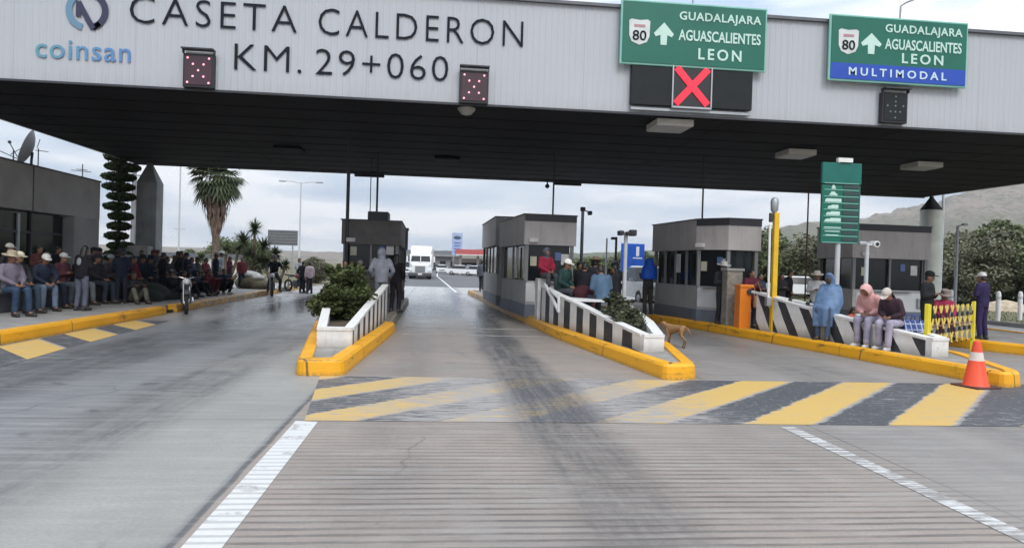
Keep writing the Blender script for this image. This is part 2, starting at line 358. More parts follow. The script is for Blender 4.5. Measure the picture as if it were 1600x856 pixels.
def kerb_material(name, fade, fy0, fy1):
    m, nt, b = nodemat(name); t = NT(nt); X, Y, Z = t.xyz()
    n = t.noise(5, 8, .7); fine = t.noise(25, 5, .7); f = t.ramp(Y, fy0, fy1, .30, .30+fade)
    yc = t.mix(t.noise(1.5, 5), (.74, .335, .006), (.90, .44, .012)); worn = t.ramp(t.math('SUBTRACT', n, f), -.04, .04, 1, 0)
    col = t.mix(worn, yc, (.22, .19, .15)); col = t.mix(t.math('MULTIPLY', t.ramp(Z, .0, .07, .75, 0), t.ramp(fine, .3, .6)), col, (.13, .10, .06))
    col = t.mix(t.ramp(t.noise(3.2, 4, .6, (1, 1, .2)), .62, .72, 0, .5), col, (.30, .17, .03))
    sc = t.math('MULTIPLY', t.ramp(t.noise(2.6, 6, .7, (.6, .6, 5)), .57, .66), t.band(Z, .15, .05, .05)); col = t.mix(t.math('MULTIPLY', sc, .75), col, (.06, .045, .03))
    jo = t.band(t.math('FRACT', t.math('DIVIDE', t.math('ADD', Y, t.math('MULTIPLY', X, .93)), 2.37)), .5, .004, .004); col = t.mix(t.math('MULTIPLY', jo, .8), col, (.08, .05, .02))
    chip = t.math('MULTIPLY', t.ramp(t.noise(13, 5, .7), .60, .66), t.ramp(Z, .16, .22)); col = t.mix(t.math('MULTIPLY', chip, .8), col, (.33, .29, .24))
    t.l.new(col, b.inputs['Base Color']); b.inputs['Roughness'].default_value = .5; t.l.new(t.bump(t.math('SUBTRACT', fine, chip), .4, .012), b.inputs['Normal']); return m
def terrain_material():
    m, nt, b = nodemat('dry_ground'); t = NT(nt); X, Y, Z = t.xyz()
    a = t.noise(.05, 6, .6); c = t.noise(.7, 7, .7); f = t.noise(9, 5, .7)
    col = t.mix(t.ramp(a, .4, .6), (.16, .125, .075), (.105, .12, .045)); col = t.mix(t.ramp(c, .4, .65, 0, .7), col, (.20, .155, .095)); col = t.mix(t.ramp(f, .3, .7, 0, .4), col, (.07, .075, .03))
    t.l.new(col, b.inputs['Base Color']); b.inputs['Roughness'].default_value = .95; t.l.new(t.bump(f, .6, .05), b.inputs['Normal']); return m
def hill_material():
    m, nt, b = nodemat('scrub_hill'); t = NT(nt); X, Y, Z = t.xyz()
    n = t.noise(.012, 9, .68); k = t.noise(.07, 8, .75); z = t.math('ADD', Z, t.math('MULTIPLY', t.math('SUBTRACT', n, .5), 60))
    tan = t.mix(k, (.17, .135, .11), (.28, .235, .20)); grn = t.mix(k, (.045, .06, .028), (.11, .12, .062))
    col = t.mix(t.math('MAXIMUM', t.ramp(z, 26, 82, 0, 1, True), t.ramp(X, 60, -20, 0, .9)), grn, tan); col = t.mix(t.ramp(k, .50, .57, 0, .8), col, (.075, .085, .05)); col = t.mix(t.ramp(t.noise(.22, 6, .8), .54, .60, 0, .7), col, (.06, .075, .04))
    t.l.new(col, b.inputs['Base Color']); b.inputs['Roughness'].default_value = 1; return m
def asphalt_material():
    m, nt, b = nodemat('asphalt'); t = NT(nt)
    c = t.mix(t.noise(.5, 6, .6, (2, .3, 1)), (.072, .074, .08), (.115, .118, .122)); f = t.noise(60, 3)
    t.l.new(t.mix(t.ramp(f, .3, .7, 0, .3), c, (.05, .05, .05)), b.inputs['Base Color']); b.inputs['Roughness'].default_value = .65; return m
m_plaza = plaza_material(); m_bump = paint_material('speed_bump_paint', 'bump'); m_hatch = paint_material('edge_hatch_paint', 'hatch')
m_line = paint_material('white_line_paint', 'line'); m_faded = paint_material('faded_white_paint', 'faded')
m_kerb = kerb_material('yellow_kerb_paint', .0, 0, 1); m_kerb_worn = kerb_material('worn_yellow_kerb_paint', .22, 17, 26)
m_terrain = terrain_material(); m_hill = hill_material(); m_asphalt = asphalt_material()
m_islandtop = mat('island_concrete', (.26, .245, .225), .85, var=.25, scale=3, bump=.3)
m_walk = mat('walk_concrete', (.27, .26, .25), .8, var=.2, scale=2, bump=.2)

# ------------------------------------------------------------------ ground, roads, kerbs
def sheet(name, pts, z, m):
    mb = MB(); mb.add([(x, y, z) for x, y in pts], [tuple(range(len(pts)))]); return struct(mb.build(name, m))
sheet('ground', [(-3000, -300), (3000, -300), (3000, 3000), (-3000, 3000)], -.06, m_terrain)
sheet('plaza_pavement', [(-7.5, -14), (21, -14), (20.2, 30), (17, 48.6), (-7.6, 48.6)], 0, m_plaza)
sheet('highway', [(-7.6, 48.6), (17, 48.6), (11, 90), (10, 900), (-7.5, 900)], -.004, m_asphalt)
sheet('speed_bump', [(-1.28, 7.16), (12.6, 7.05), (12.9, 10.02), (-1.58, 9.93)], .004, m_bump)
sheet('edge_hatching', [(-7.2, 8.5), (-5.75, 8.5), (-6.15, 12.5), (-6.5, 18), (-7.3, 18)], .004, m_hatch)
sheet('lane_line', [(-1.36, -12), (-1.14, -12), (-1.14, 7.10), (-1.36, 7.14)], .004, m_line)
sheet('lane_line', [(3.64, -12), (3.82, -12), (3.76, 7.0), (3.6, 7.0)], .004, m_faded)
mb = MB()
mb.add([(1.0, 40, .004), (1.15, 40, .004), (-.02, 90, .004), (-.2, 90, .004)], [(0, 1, 2, 3)])
mb.add([(-.2, 90, .004), (-.02, 90, .004), (.2, 400, .004), (0, 400, .004)], [(0, 1, 2, 3)]); struct(mb.build('highway_line', m_line))
# steel joint covers across the centre lane
mb = MB(); mb.box((.85, 17.6, .006), (3.4, .10, .008)); mb.box((.9, 15.9, .006), (3.3, .05, .008)); struct(mb.build('expansion_joint', mat('joint_steel', (.36, .35, .34), .6, var=.25)))

def island(poly, name='traffic_island', kz=.23, kw=.2, m=m_kerb, top=.2, split=None):
    inn = offset_poly(poly, kw); mid = offset_poly(poly, .035); n = len(poly)
    mb = MB(); rings = [[(x, y, -.03) for x, y in offset_poly(poly, -.02)], [(x, y, kz-.04) for x, y in poly], [(x, y, kz) for x, y in mid], [(x, y, kz) for x, y in inn], [(x, y, .05) for x, y in inn]]
    mb.loft(rings, cap=False); struct(mb.build('island_kerb', m))
    mb = MB(); mb.prism(offset_poly(poly, kw-.02), 0.02, top); struct(mb.build(name, m_islandtop))
def rounded(poly, r=.18, n=4):
    out = []
    for i in range(len(poly)):
        p0, p1, p2 = Vector(poly[i-1]), Vector(poly[i]), Vector(poly[(i+1) % len(poly)])
        rr = min(r, (p1-p0).length*.45, (p2-p1).length*.45); a = p1+(p0-p1).normalized()*rr; b = p1+(p2-p1).normalized()*rr
        for k in range(n+1):
            s = k/n; out.append(tuple((1-s)**2*a+2*s*(1-s)*p1+s*s*b))
    return out
ISL1 = [(-1.9, 9.92), (-1.28, 9.98), (-.95, 16.35), (-1.06, 16.5), (-1.12, 28), (-3.5, 28), (-3.2, 19.8)]
ISL2 = [(3.34, 9.95), (3.86, 10.1), (4.45, 13), (4.55, 20), (3.9, 28), (3.2, 38), (1.62, 38), (2.16, 26), (2.68, 15.7)]
ISL3 = [(8.45, 9.65), (8.87, 9.8), (9.85, 12.2), (10.6, 20), (10.2, 31), (6.0, 31), (6.42, 21.8), (7.07, 19.25), (7.95, 13.55)]
ISL4 = [(13.9, 9.7), (14.5, 9.9), (15.6, 13), (16.2, 27), (11.4, 27), (11.7, 20), (12.3, 14.6), (12.62, 13.9)]
island(rounded(ISL1), m=kerb_material('kerb_paint_ending', .6, 16.3, 16.7)); island(rounded(ISL2), m=m_kerb_worn); island(rounded(ISL3), m=m_kerb_worn); island(rounded(ISL4), m=m_kerb_worn)
# walkway along the building with its kerb
mb = MB(); mb.box((-15.05, 13.5, .08), (14.9, 57, .24)); struct(mb.build('walkway', m_walk))
def kerb_run(y0, y1, m, x0=-7.62, x1=-7.36):
    mb = MB(); sec = [(x0, -.03), (x1+.02, -.03), (x1, .17), (x1-.03, .215), (x0, .215)]
    mb.loft([[(x, y0, z) for x, z in sec], [(x, y1, z) for x, z in sec]]); struct(mb.build('walkway_kerb', m))
kerb_run(-14, 20.1, m_kerb); kerb_run(20.9, 34.4, m_kerb_worn); kerb_run(36.5, 41.5, m_kerb_worn)
mb = MB(); mb.box((-7.6, 20.5, .02), (.3, .8, .1)); struct(mb.build('kerb_gap', mat('dark_gap', (.05, .045, .04), .8)))
# far kerb and verge on the other side
mb = MB(); sec = [(0, -.03), (.25, -.03), (.25, .14), (0, .14)]
mb.loft([[(20.6+x-.018*(y+14), y, z) for x, z in sec] for y in (-14, 30, 60)]); struct(mb.build('verge_kerb', m_concrete))

# ------------------------------------------------------------------ hills
def hills():
    xs = [-3.2, -1.6, -.8, -.4, -.167, -.077, .05, .2, .30, .42, .505, .56, .62, .686, .74, .79, .895, 1.05, 1.3, 1.8, 3]
    hs = [14, 16, 14, 12, 12, 13, 21, 20, 25, 42, 60, 68, 74, 91, 98, 116, 134, 150, 165, 150, 90]
    A = np.concatenate([np.linspace(-2, -.3, 40), np.linspace(-.29, 1.4, 300), np.linspace(1.42, 2, 30)]); Ys = np.concatenate([np.linspace(300, 950, 60), np.linspace(980, 1480, 10)])
    ridge = np.interp(A, xs, hs); V = []; F = []
    ph = rng.uniform(0, 6.28, (6, 40)); fr = rng.uniform(.3, 1, (6, 40))
    for yi, y in enumerate(Ys):
        s = np.clip((y-360)/(900-360), 0, 1); prof = s*s*(3-2*s) if y <= 900 else max(0, 1-(y-900)/1500)
        gull = sum(np.sin(A*f*60+p+y*.013*((i % 5)-2))/(1+f*2.5) for i, (f, p) in enumerate(zip(fr[0], ph[0])))*.012
        rough = sum(np.sin(A*f*240+p+y*.05*((i % 7)-3)) for i, (f, p) in enumerate(zip(fr[1], ph[1])))*.0045
        h = ridge*prof*(1+(gull+rough)*(1 if y < 880 else .6)) - .3
        for a, z in zip(A, h): V.append((a*y, y, z))
    n = len(A)
    for i in range(len(Ys)-1):
        for j in range(n-1): F.append((i*n+j, i*n+j+1, (i+1)*n+j+1, (i+1)*n+j))
    me = bpy.data.meshes.new('hills'); me.from_pydata(V, [], F); struct(link('hills', me, m_hill, smooth='all'))
hills()

# ------------------------------------------------------------------ the canopy over the lanes
CX0, CX1, CY0, CY1, CZ0, CZ1 = -12.1, 21.5, 15.9, 29.4, 5.2, 7.58
def fascia_material():
    m, nt, b = nodemat('fascia_sheet'); t = NT(nt); X, Y, Z = t.xyz()
    n = t.noise(.5, 5, .55, (1, 1, .5)); st = t.noise(2.5, 6, .65, (2.5, 1, .18))
    col = t.mix(n, (.42, .438, .475), (.475, .488, .52)); col = t.mix(t.ramp(st, .52, .74, 0, .24), col, (.40, .40, .40))
    seam = t.band(t.math('FRACT', t.math('DIVIDE', t.math('ADD', X, 20), 2.44)), .5, .003, .003)
    col = t.mix(t.math('MULTIPLY', seam, .5), col, (.32, .33, .35)); col = t.mix(t.math('MULTIPLY', t.ramp(Z, 5.2, 5.55, .30, 0), t.ramp(st, .3, .6)), col, (.33, .31, .28))
    t.l.new(col, b.inputs['Base Color']); b.inputs['Roughness'].default_value = .5; return m
m_fascia = fascia_material()
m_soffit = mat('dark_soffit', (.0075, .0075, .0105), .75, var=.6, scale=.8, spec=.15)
can = thing('toll_canopy', 'wide flat toll plaza canopy with white ribbed fascia and black underside', 'canopy', ((CX0+CX1)/2, 22.6, 0))
def ribbed(a, b, z0, z1, depth=.006, per=.14):
    """corrugated sheet between two plan points; ribs stand out to the right of a->b"""
    a, b = Vector(a), Vector(b); d = b-a; Ln = d.length; d.normalize(); nrm = Vector((d.y, -d.x)); pts = []; k = 0
    while k*per < Ln-1e-4:
        for fx, h in ((.0, 0), (.60, 0), (.70, 1), (.90, 1)):
            s = (k+fx)*per
            if s <= Ln: pts.append(a+d*s+nrm*depth*h)
        k += 1
    pts.append(b); return MB().loft([[(p.x, p.y, z0) for p in pts], [(p.x, p.y, z1) for p in pts]], cap=False, closed=False)
ribbed((CX0, CY0), (CX1, CY0), CZ0, CZ1).build('fascia', m_fascia, can, world=True, fix=False)
ribbed((CX1, CY0), (CX1, CY1), CZ0, CZ1).build('fascia', m_fascia, can, world=True, fix=False)
ribbed((CX1, CY1), (CX0, CY1), CZ0, CZ1).build('fascia', m_fascia, can, world=True, fix=False)
ribbed((CX0, CY1), (CX0, CY0), CZ0, CZ1).build('fascia', m_fascia, can, world=True, fix=False)
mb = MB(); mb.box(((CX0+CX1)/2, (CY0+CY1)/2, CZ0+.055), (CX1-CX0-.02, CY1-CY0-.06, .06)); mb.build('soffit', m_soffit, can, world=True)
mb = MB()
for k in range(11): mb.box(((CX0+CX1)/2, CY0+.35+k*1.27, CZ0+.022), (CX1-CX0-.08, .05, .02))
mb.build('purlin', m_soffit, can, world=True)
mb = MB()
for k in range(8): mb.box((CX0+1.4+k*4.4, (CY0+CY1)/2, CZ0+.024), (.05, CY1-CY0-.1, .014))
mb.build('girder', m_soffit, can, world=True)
mb = MB()
for y, s in ((CY0-.03, 1), (CY1+.03, -1)): mb.box(((CX0+CX1)/2, y, CZ1+.02), (CX1-CX0+.1, .12, .07))
for x in (CX0-.03, CX1+.03): mb.box((x, (CY0+CY1)/2, CZ1+.022), (.12, CY1-CY0-.1, .07))
mb.build('roof_edge', mat('edge_flashing', (.12, .125, .14), .5, .3), can, world=True)
mb = MB(); mb.box(((CX0+CX1)/2, (CY0+CY1)/2, CZ1-.12), (CX1-CX0-.1, CY1-CY0-.1, .08)); mb.build('roof', m_steel, can, world=True)
mb = MB(); mb.box(((CX0+CX1)/2, CY0-.012, CZ0-.012), (CX1-CX0, .07, .045)); mb.box(((CX0+CX1)/2, CY1+.012, CZ0-.012), (CX1-CX0, .07, .045)); mb.build('drip_edge', m_dark, can, world=True)
for x0, y0 in ((-2.9, 29.3), (5.3, 29.3)):
    MB().box((x0, y0, 5.12), (1.2, .12, .14)).build('cable_tray', m_dark, can, world=True)
mb = MB(); mb.tube([(4.45, 29.25, 5.2), (4.45, 29.25, 5.02)], .03); mb.ell((4.45, 29.25, 4.98), (.1, .1, .1)); mb.build('dome_camera', m_black, can, world=True)
# ceiling lights
m_lampface = mat('lamp_lens', (.36, .36, .35), .35, var=.05); m_lampbox = mat('lamp_housing', (.62, .62, .60), .5)
for x, y, s in ((5.52, 16.75, .9), (10.34, 19.75, .85), (15.07, 20.8, .85), (-4.9, 23.5, .85), (.2, 24.2, .85)):
    if x < 0.5: f = MB().bbox((x, y, 5.16), (s, s, .08), .01).build('ceiling_light', m_soffit, can, world=True); continue
    f = MB().bbox((x, y, 5.13), (s, s, .16), .015).build('ceiling_light', m_lampbox, can, world=True)
    g = MB().bbox((x, y, 5.045), (s-.08, s-.08, .02), .005).build('lens', m_lampface, f); g.data.transform(Matrix.Translation(-base_of(can)))
mb = MB(); mb.lathe([(.02, -.16), (.12, -.13), (.2, -.04), (.21, 0), (.15, .02)], 18, (.55, 16.35, 5.2)); mb.build('dome_lamp', m_lampface, can, smooth=True, world=True)
# columns
m_column = mat('column_concrete', (.27, .28, .285), .75, var=.22, scale=1.6, bump=.15)
def sq(c, a, b): return [(c[0]-a, c[1]-b), (c[0]+a, c[1]-b), (c[0]+a, c[1]+b), (c[0]-a, c[1]+b)]
mb = MB(); c0 = (-11.32, 29.0)
mb.loft([[(x, y, .2) for x, y in sq(c0, .37, .34)], [(x, y, 4.42) for x, y in sq(c0, .37, .34)], [(x, y, 5.22) for x, y in sq((c0[0]-.02, c0[1]), .05, .05)]])
mb.box((c0[0]-.1, c0[1]-.345, 2.2), (.03, .02, 3.9)); mb.box((c0[0]+.16, c0[1]-.345, 2.2), (.03, .02, 3.9))
mb.build('column', m_column, can, world=True)
col = MB().bbox((c0[0]-.32, c0[1]-.62, 1.07), (1.25, .5, 1.74), .02).build('column_plinth', m_concrete, can, world=True)
mb = MB(); mb.lathe([(.44, 0), (.44, 4.55), (.45, 4.6)], 24, (21.55, 29.0, 0)); rc = mb.build('column', mat('column_right', (.42, .44, .41), .7, var=.18, scale=1.5), can, smooth=True, world=True)
mb = MB(); mb.lathe([(.46, 4.6), (.1, 5.12), (.06, 5.25)], 24, (21.55, 29.0, 0)); q = mb.build('cone_top', m_soffit, rc); q.data.transform(Matrix.Translation(-base_of(can)))
MB().tube([(22.05-.02, 28.9, 0), (22.03, 28.9, 5.4)], .06).build('drain_pipe', m_pole, can, world=True)

# painted lettering and emblem on the fascia
m_ink = mat('dark_lettering', (.016, .018, .026), .8, var=0, spec=.15)
YF = CY0-.022
for word, x0, x1, z0, z1 in (('CASETA', -6.70, -3.22, 6.54, 7.12), ('CALDERON', -2.76, 1.76, 6.54, 7.12), ('KM.', -4.52, -3.10, 5.67, 6.23), ('29+060', -2.80, .10, 5.67, 6.23)):
    text(word, x0, x1, z0, z1, YF, m_ink, can, bold=-.012, spacing=1.22 if word[0] == 'C' else 1.12)
def gradient(name, x0, x1, a, b):
    m, nt, bb = nodemat(name); t = NT(nt); X, Y, Z = t.xyz(); t.l.new(t.mix(t.ramp(X, x0, x1), a, b), bb.inputs['Base Color']); bb.inputs['Roughness'].default_value = .5; return m
m_teal = gradient('emblem_teal', -8.6, -6.7, (.12, .30, .37), (.09, .22, .50))
text('coinsan', -8.57, -6.66, 5.69, 6.09, YF, m_teal, can, bold=.004, spacing=1.08)
def arc(c, r0, r1, a0, a1, y, n=24):
    pts = [(c[0]+r*math.cos(R(a0+(a1-a0)*k/n)), c[1]+r*math.sin(R(a0+(a1-a0)*k/n))) for r, ks in ((r0, range(n+1)), (r1, range(n, -1, -1))) for k in ks]
    m2 = MB(); N2 = n+1; vs = [(x, y, z) for x, z in pts]; vs2 = [(x, y+.012, z) for x, z in pts]; tot = len(pts)
    fs = [(k, k+1, tot-2-k, tot-1-k) for k in range(n)] + [(k, (k+1) % tot, tot+(k+1) % tot, tot+k) for k in range(tot)]
    return m2.add(vs+vs2, fs)
lc = (-7.56, 6.74)
a1_ = arc(lc, .30, .43, 70, 256, YF-.012); a1_.build('emblem_ring', mat('emblem_blue', (.13, .25, .36), .5, var=0), can, world=True)
a2_ = arc(lc, .30, .43, -72, 66, YF-.012); a2_.build('emblem_ring', mat('emblem_navy', (.03, .03, .075), .5, var=0), can, world=True)
mb = MB()
def bar(mb, p, q, w, y, t=.014):
    p, q = Vector(p), Vector(q); d = (q-p).normalized(); n = Vector((-d.y, d.x))*w/2
    P = [p+n, p-n, q-n, q+n]; return mb.loft([[(v.x, y, v.y) for v in P], [(v.x, y+t, v.y) for v in P]])
bar(mb, (-7.73, 6.60), (-7.73, 6.92), .10, YF-.016); bar(mb, (-7.74, 6.91), (-7.43, 6.36), .11, YF-.014); bar(mb, (-7.44, 6.36), (-7.30, 6.48), .10, YF-.012)
mb.build('emblem_letter', mat('emblem_navy', (.03, .03, .075)), can, world=True)

# ------------------------------------------------------------------ lane signals and signs on the fascia
m_signal = mat('signal_face', (.055, .022, .034), .45, var=.1); m_signal_off = mat('signal_face_off', (.020, .023, .026), .6, var=.1, spec=.2)
def matrix_signal(x, z, lit, label):
    t = thing('lane_signal', label, 'lane signal', (x, CY0-.09, z), group='square dot signals on the fascia')
    MB().bbox((0, 0, .36), (.64, .14, .72), .012).build('housing', m_black, t)
    MB().bbox((0, -.075, .36), (.56, .02, .62), .005).build('face', m_signal if lit else m_signal_off, t)
    mb = MB(); mb.box((0, -.10, .80), (.66, .20, .03)); mb.box((-.32, -.06, .755), (.02, .10, .08)); mb.box((.32, -.06, .755), (.02, .10, .08)); mb.build('visor', m_dark, t)
    MB().box((0, .045, .755), (.6, .04, .06)).build('light_gap', m_white, t)
    ds = [(-.22, .62), (.22, .62), (-.11, .49), (.11, .49), (0, .36), (-.11, .23), (.11, .23), (-.22, .10), (.22, .10)] if lit else [(0, .62), (0, .5), (-.2, .40), (0, .40), (.2, .40), (-.12, .26), (0, .26), (.12, .26), (0, .12)]
    mb = MB()
    for dx, dz in ds: mb.ell((dx, -.087, dz), (.026, .012, .026), 1)
    o = mb.build('dot_matrix', m_pink_emit if lit else m_dull_dot, t)
    return t
matrix_signal(-5.22, 5.21, True, 'small red cross lane signal below the blue company lettering')
matrix_signal(.68, 5.19, True, 'small red cross lane signal after the kilometre number')
matrix_signal(10.68, 5.26, False, 'unlit dark lane signal below the green and blue road sign')
bx = thing('lane_signal', 'large bright red cross on a wide dark display board', 'lane signal', (5.7, CY0-.1, 5.37))
MB().bbox((-.96, 0, .46), (.96, .12, .92), .01).build('side_panel', m_signal_off, bx); MB().bbox((.95, 0, .46), (.98, .12, .92), .01).build('side_panel', m_signal_off, bx)
MB().bbox((-.015, -.005, .46), (.90, .12, .92), .01).build('display', m_black, bx)
mb = MB()
for x in (-.475, .445): mb.box((x, -.02, .46), (.03, .15, .94))
mb.box((-.015, -.02, -.02), (.95, .15, .04)); mb.build('display_frame', m_alu, bx)
mb = MB(); bar(mb, (-.39, .06), (.36, .88), .15, -.085, .02); bar(mb, (-.39, .88), (.36, .06), .15, -.092, .02); mb.build('cross', m_red_emit, bx)
mb = MB(); mb.box((0, .02, -.08), (2.85, .06, .06)); mb.build('rail', m_steel, bx)
m_green = mat('sign_green', (.003, .125, .085), .4, var=.06, scale=2); m_rim = mat('sign_rim', (.22, .50, .42), .4, var=.05); m_signblue = mat('sign_blue', (.012, .065, .42), .4, var=.05)
m_legend = mat('sign_legend', (.52, .72, .64), .45, var=.04); m_legend2 = mat('sign_legend_pale', (.55, .68, .80), .45, var=.04)
def road_sign(x0, x1, z0, z1, label, rows, shield, arrow, blue=None):
    cx = (x0+x1)/2; t = thing('road_sign', label, 'road sign', (cx, CY0-.16, z0), group='green road signs on the fascia'); y = CY0-.2
    W, Hh = x1-x0, z1-z0
    MB().bbox((cx, CY0-.16, (z0+z1)/2), (W, .06, Hh), .02).build('panel', m_rim, t, world=True)
    zb = blue if blue else z0+.05
    MB().box((cx, y, (zb+z1-.05)/2), (W-.1, .02, z1-.05-zb)).build('green_face', m_green, t, world=True)
    if blue: MB().box((cx, y, (z0+.05+blue)/2), (W-.1, .02, blue-z0-.05)).build('blue_face', m_signblue, t, world=True)
    for s, a, b, c, d, sp in rows: text(s, a, b, c, d, y-.012, m_legend2 if s == 'MULTIMODAL' else m_legend, t, bold=.02, spacing=sp)
    sx0, sx1, sz0, sz1 = shield; sm = (sx0+sx1)/2; h = sz1-sz0
    P = [(sx0, sz1-.06*h), (sx0+.1*h, sz1), (sm, sz1-.04*h), (sx1-.1*h, sz1), (sx1, sz1-.06*h), (sx1-.01, sz0+.35*h), (sx1-.12*h, sz0+.12*h), (sm, sz0), (sx0+.12*h, sz0+.12*h), (sx0+.01, sz0+.35*h)]
    s = MB().loft([[(x, y-.022, z) for x, z in P], [(x, y-.01, z) for x, z in P]]).build('route_shield', mat('shield_white', (.60, .63, .62), .45), t, world=True)
    mk = text('80', sm-.16, sm+.16, sz0+.17*h, sz0+.56*h, y-.024, m_ink, s, world=False, bold=.01); mk.data.transform(Matrix.Translation(-base_of(t)))
    MBx = MB().box((sm, y-.024, sz0+.74*h), (.26, .01, .06)).build('shield_band', mat('shield_pink', (.42, .22, .25), .5), s); MBx.data.transform(Matrix.Translation(-base_of(t)))
    ax0, ax1, az0, az1 = arrow; am = (ax0+ax1)/2; hh = az1-az0; ww = ax1-ax0
    P = [(am, az1), (ax1, az0+.5*hh), (ax1-.1*ww, az0+.36*hh), (am+.17*ww, az0+.44*hh), (am+.15*ww, az0), (am-.15*ww, az0), (am-.17*ww, az0+.44*hh), (ax0+.1*ww, az0+.36*hh), (ax0, az0+.5*hh)]
    MB().loft([[(x, y-.022, z) for x, z in P], [(x, y-.01, z) for x, z in P]]).build('arrow', m_legend, t, world=True)
    mb = MB()
    for x in (x0+.25, cx, x1-.25): mb.box((x, CY0-.055, (z0+z1)/2), (.08, .15, Hh*.7))
    mb.build('bracket', m_steel, t, world=True)
    return t
road_sign(3.96, 7.43, 6.26, 7.73, 'green road sign reading LEON with arrow above the large red cross',
    [('GUADALAJARA', 5.32, 7.27, 7.27, 7.52, 1.1), ('AGUASCALIENTES', 5.31, 7.27, 6.86, 7.11, 1.0), ('LEON', 5.79, 6.82, 6.45, 6.71, 1.35)], (4.15, 4.64, 6.70, 7.28), (4.73, 5.20, 6.73, 7.24))
road_sign(8.96, 12.46, 6.17, 7.73, 'green road sign with blue MULTIMODAL strip along its bottom',
    [('GUADALAJARA', 10.33, 12.29, 7.31, 7.56, 1.1), ('AGUASCALIENTES', 10.33, 12.28, 6.97, 7.22, 1.0), ('LEON', 10.77, 11.82, 6.66, 6.90, 1.35), ('MULTIMODAL', 9.45, 11.92, 6.31, 6.50, 1.5)], (9.17, 9.67, 6.79, 7.38), (9.73, 10.25, 6.83, 7.32), blue=6.59)
def sign_lamp(x, zb, label, reach):
    t = thing('sign_lamp', label, 'lamp', (x, CY0-.1, zb), group='lamps on arms above the road signs')
    MB().tube([(0, 0, 0), (0, -.02, .36), (.08, -.1, .42), (reach, -.8, .62)], .022).build('arm', m_steel, t)
    h = MB().bbox((reach+.12, -.86, .60), (.34, .16, .09), .03).build('lamp_head', m_dark, t); MB().box((reach+.12, -.86, .55), (.26, .12, .02)).build('lens', m_lampface, h)
sign_lamp(10.76, 7.68, 'thin lamp arm rising above the green and blue road sign', .68)
sign_lamp(5.66, 7.70, 'thin lamp arm rising above the LEON sign with the red cross', .5)
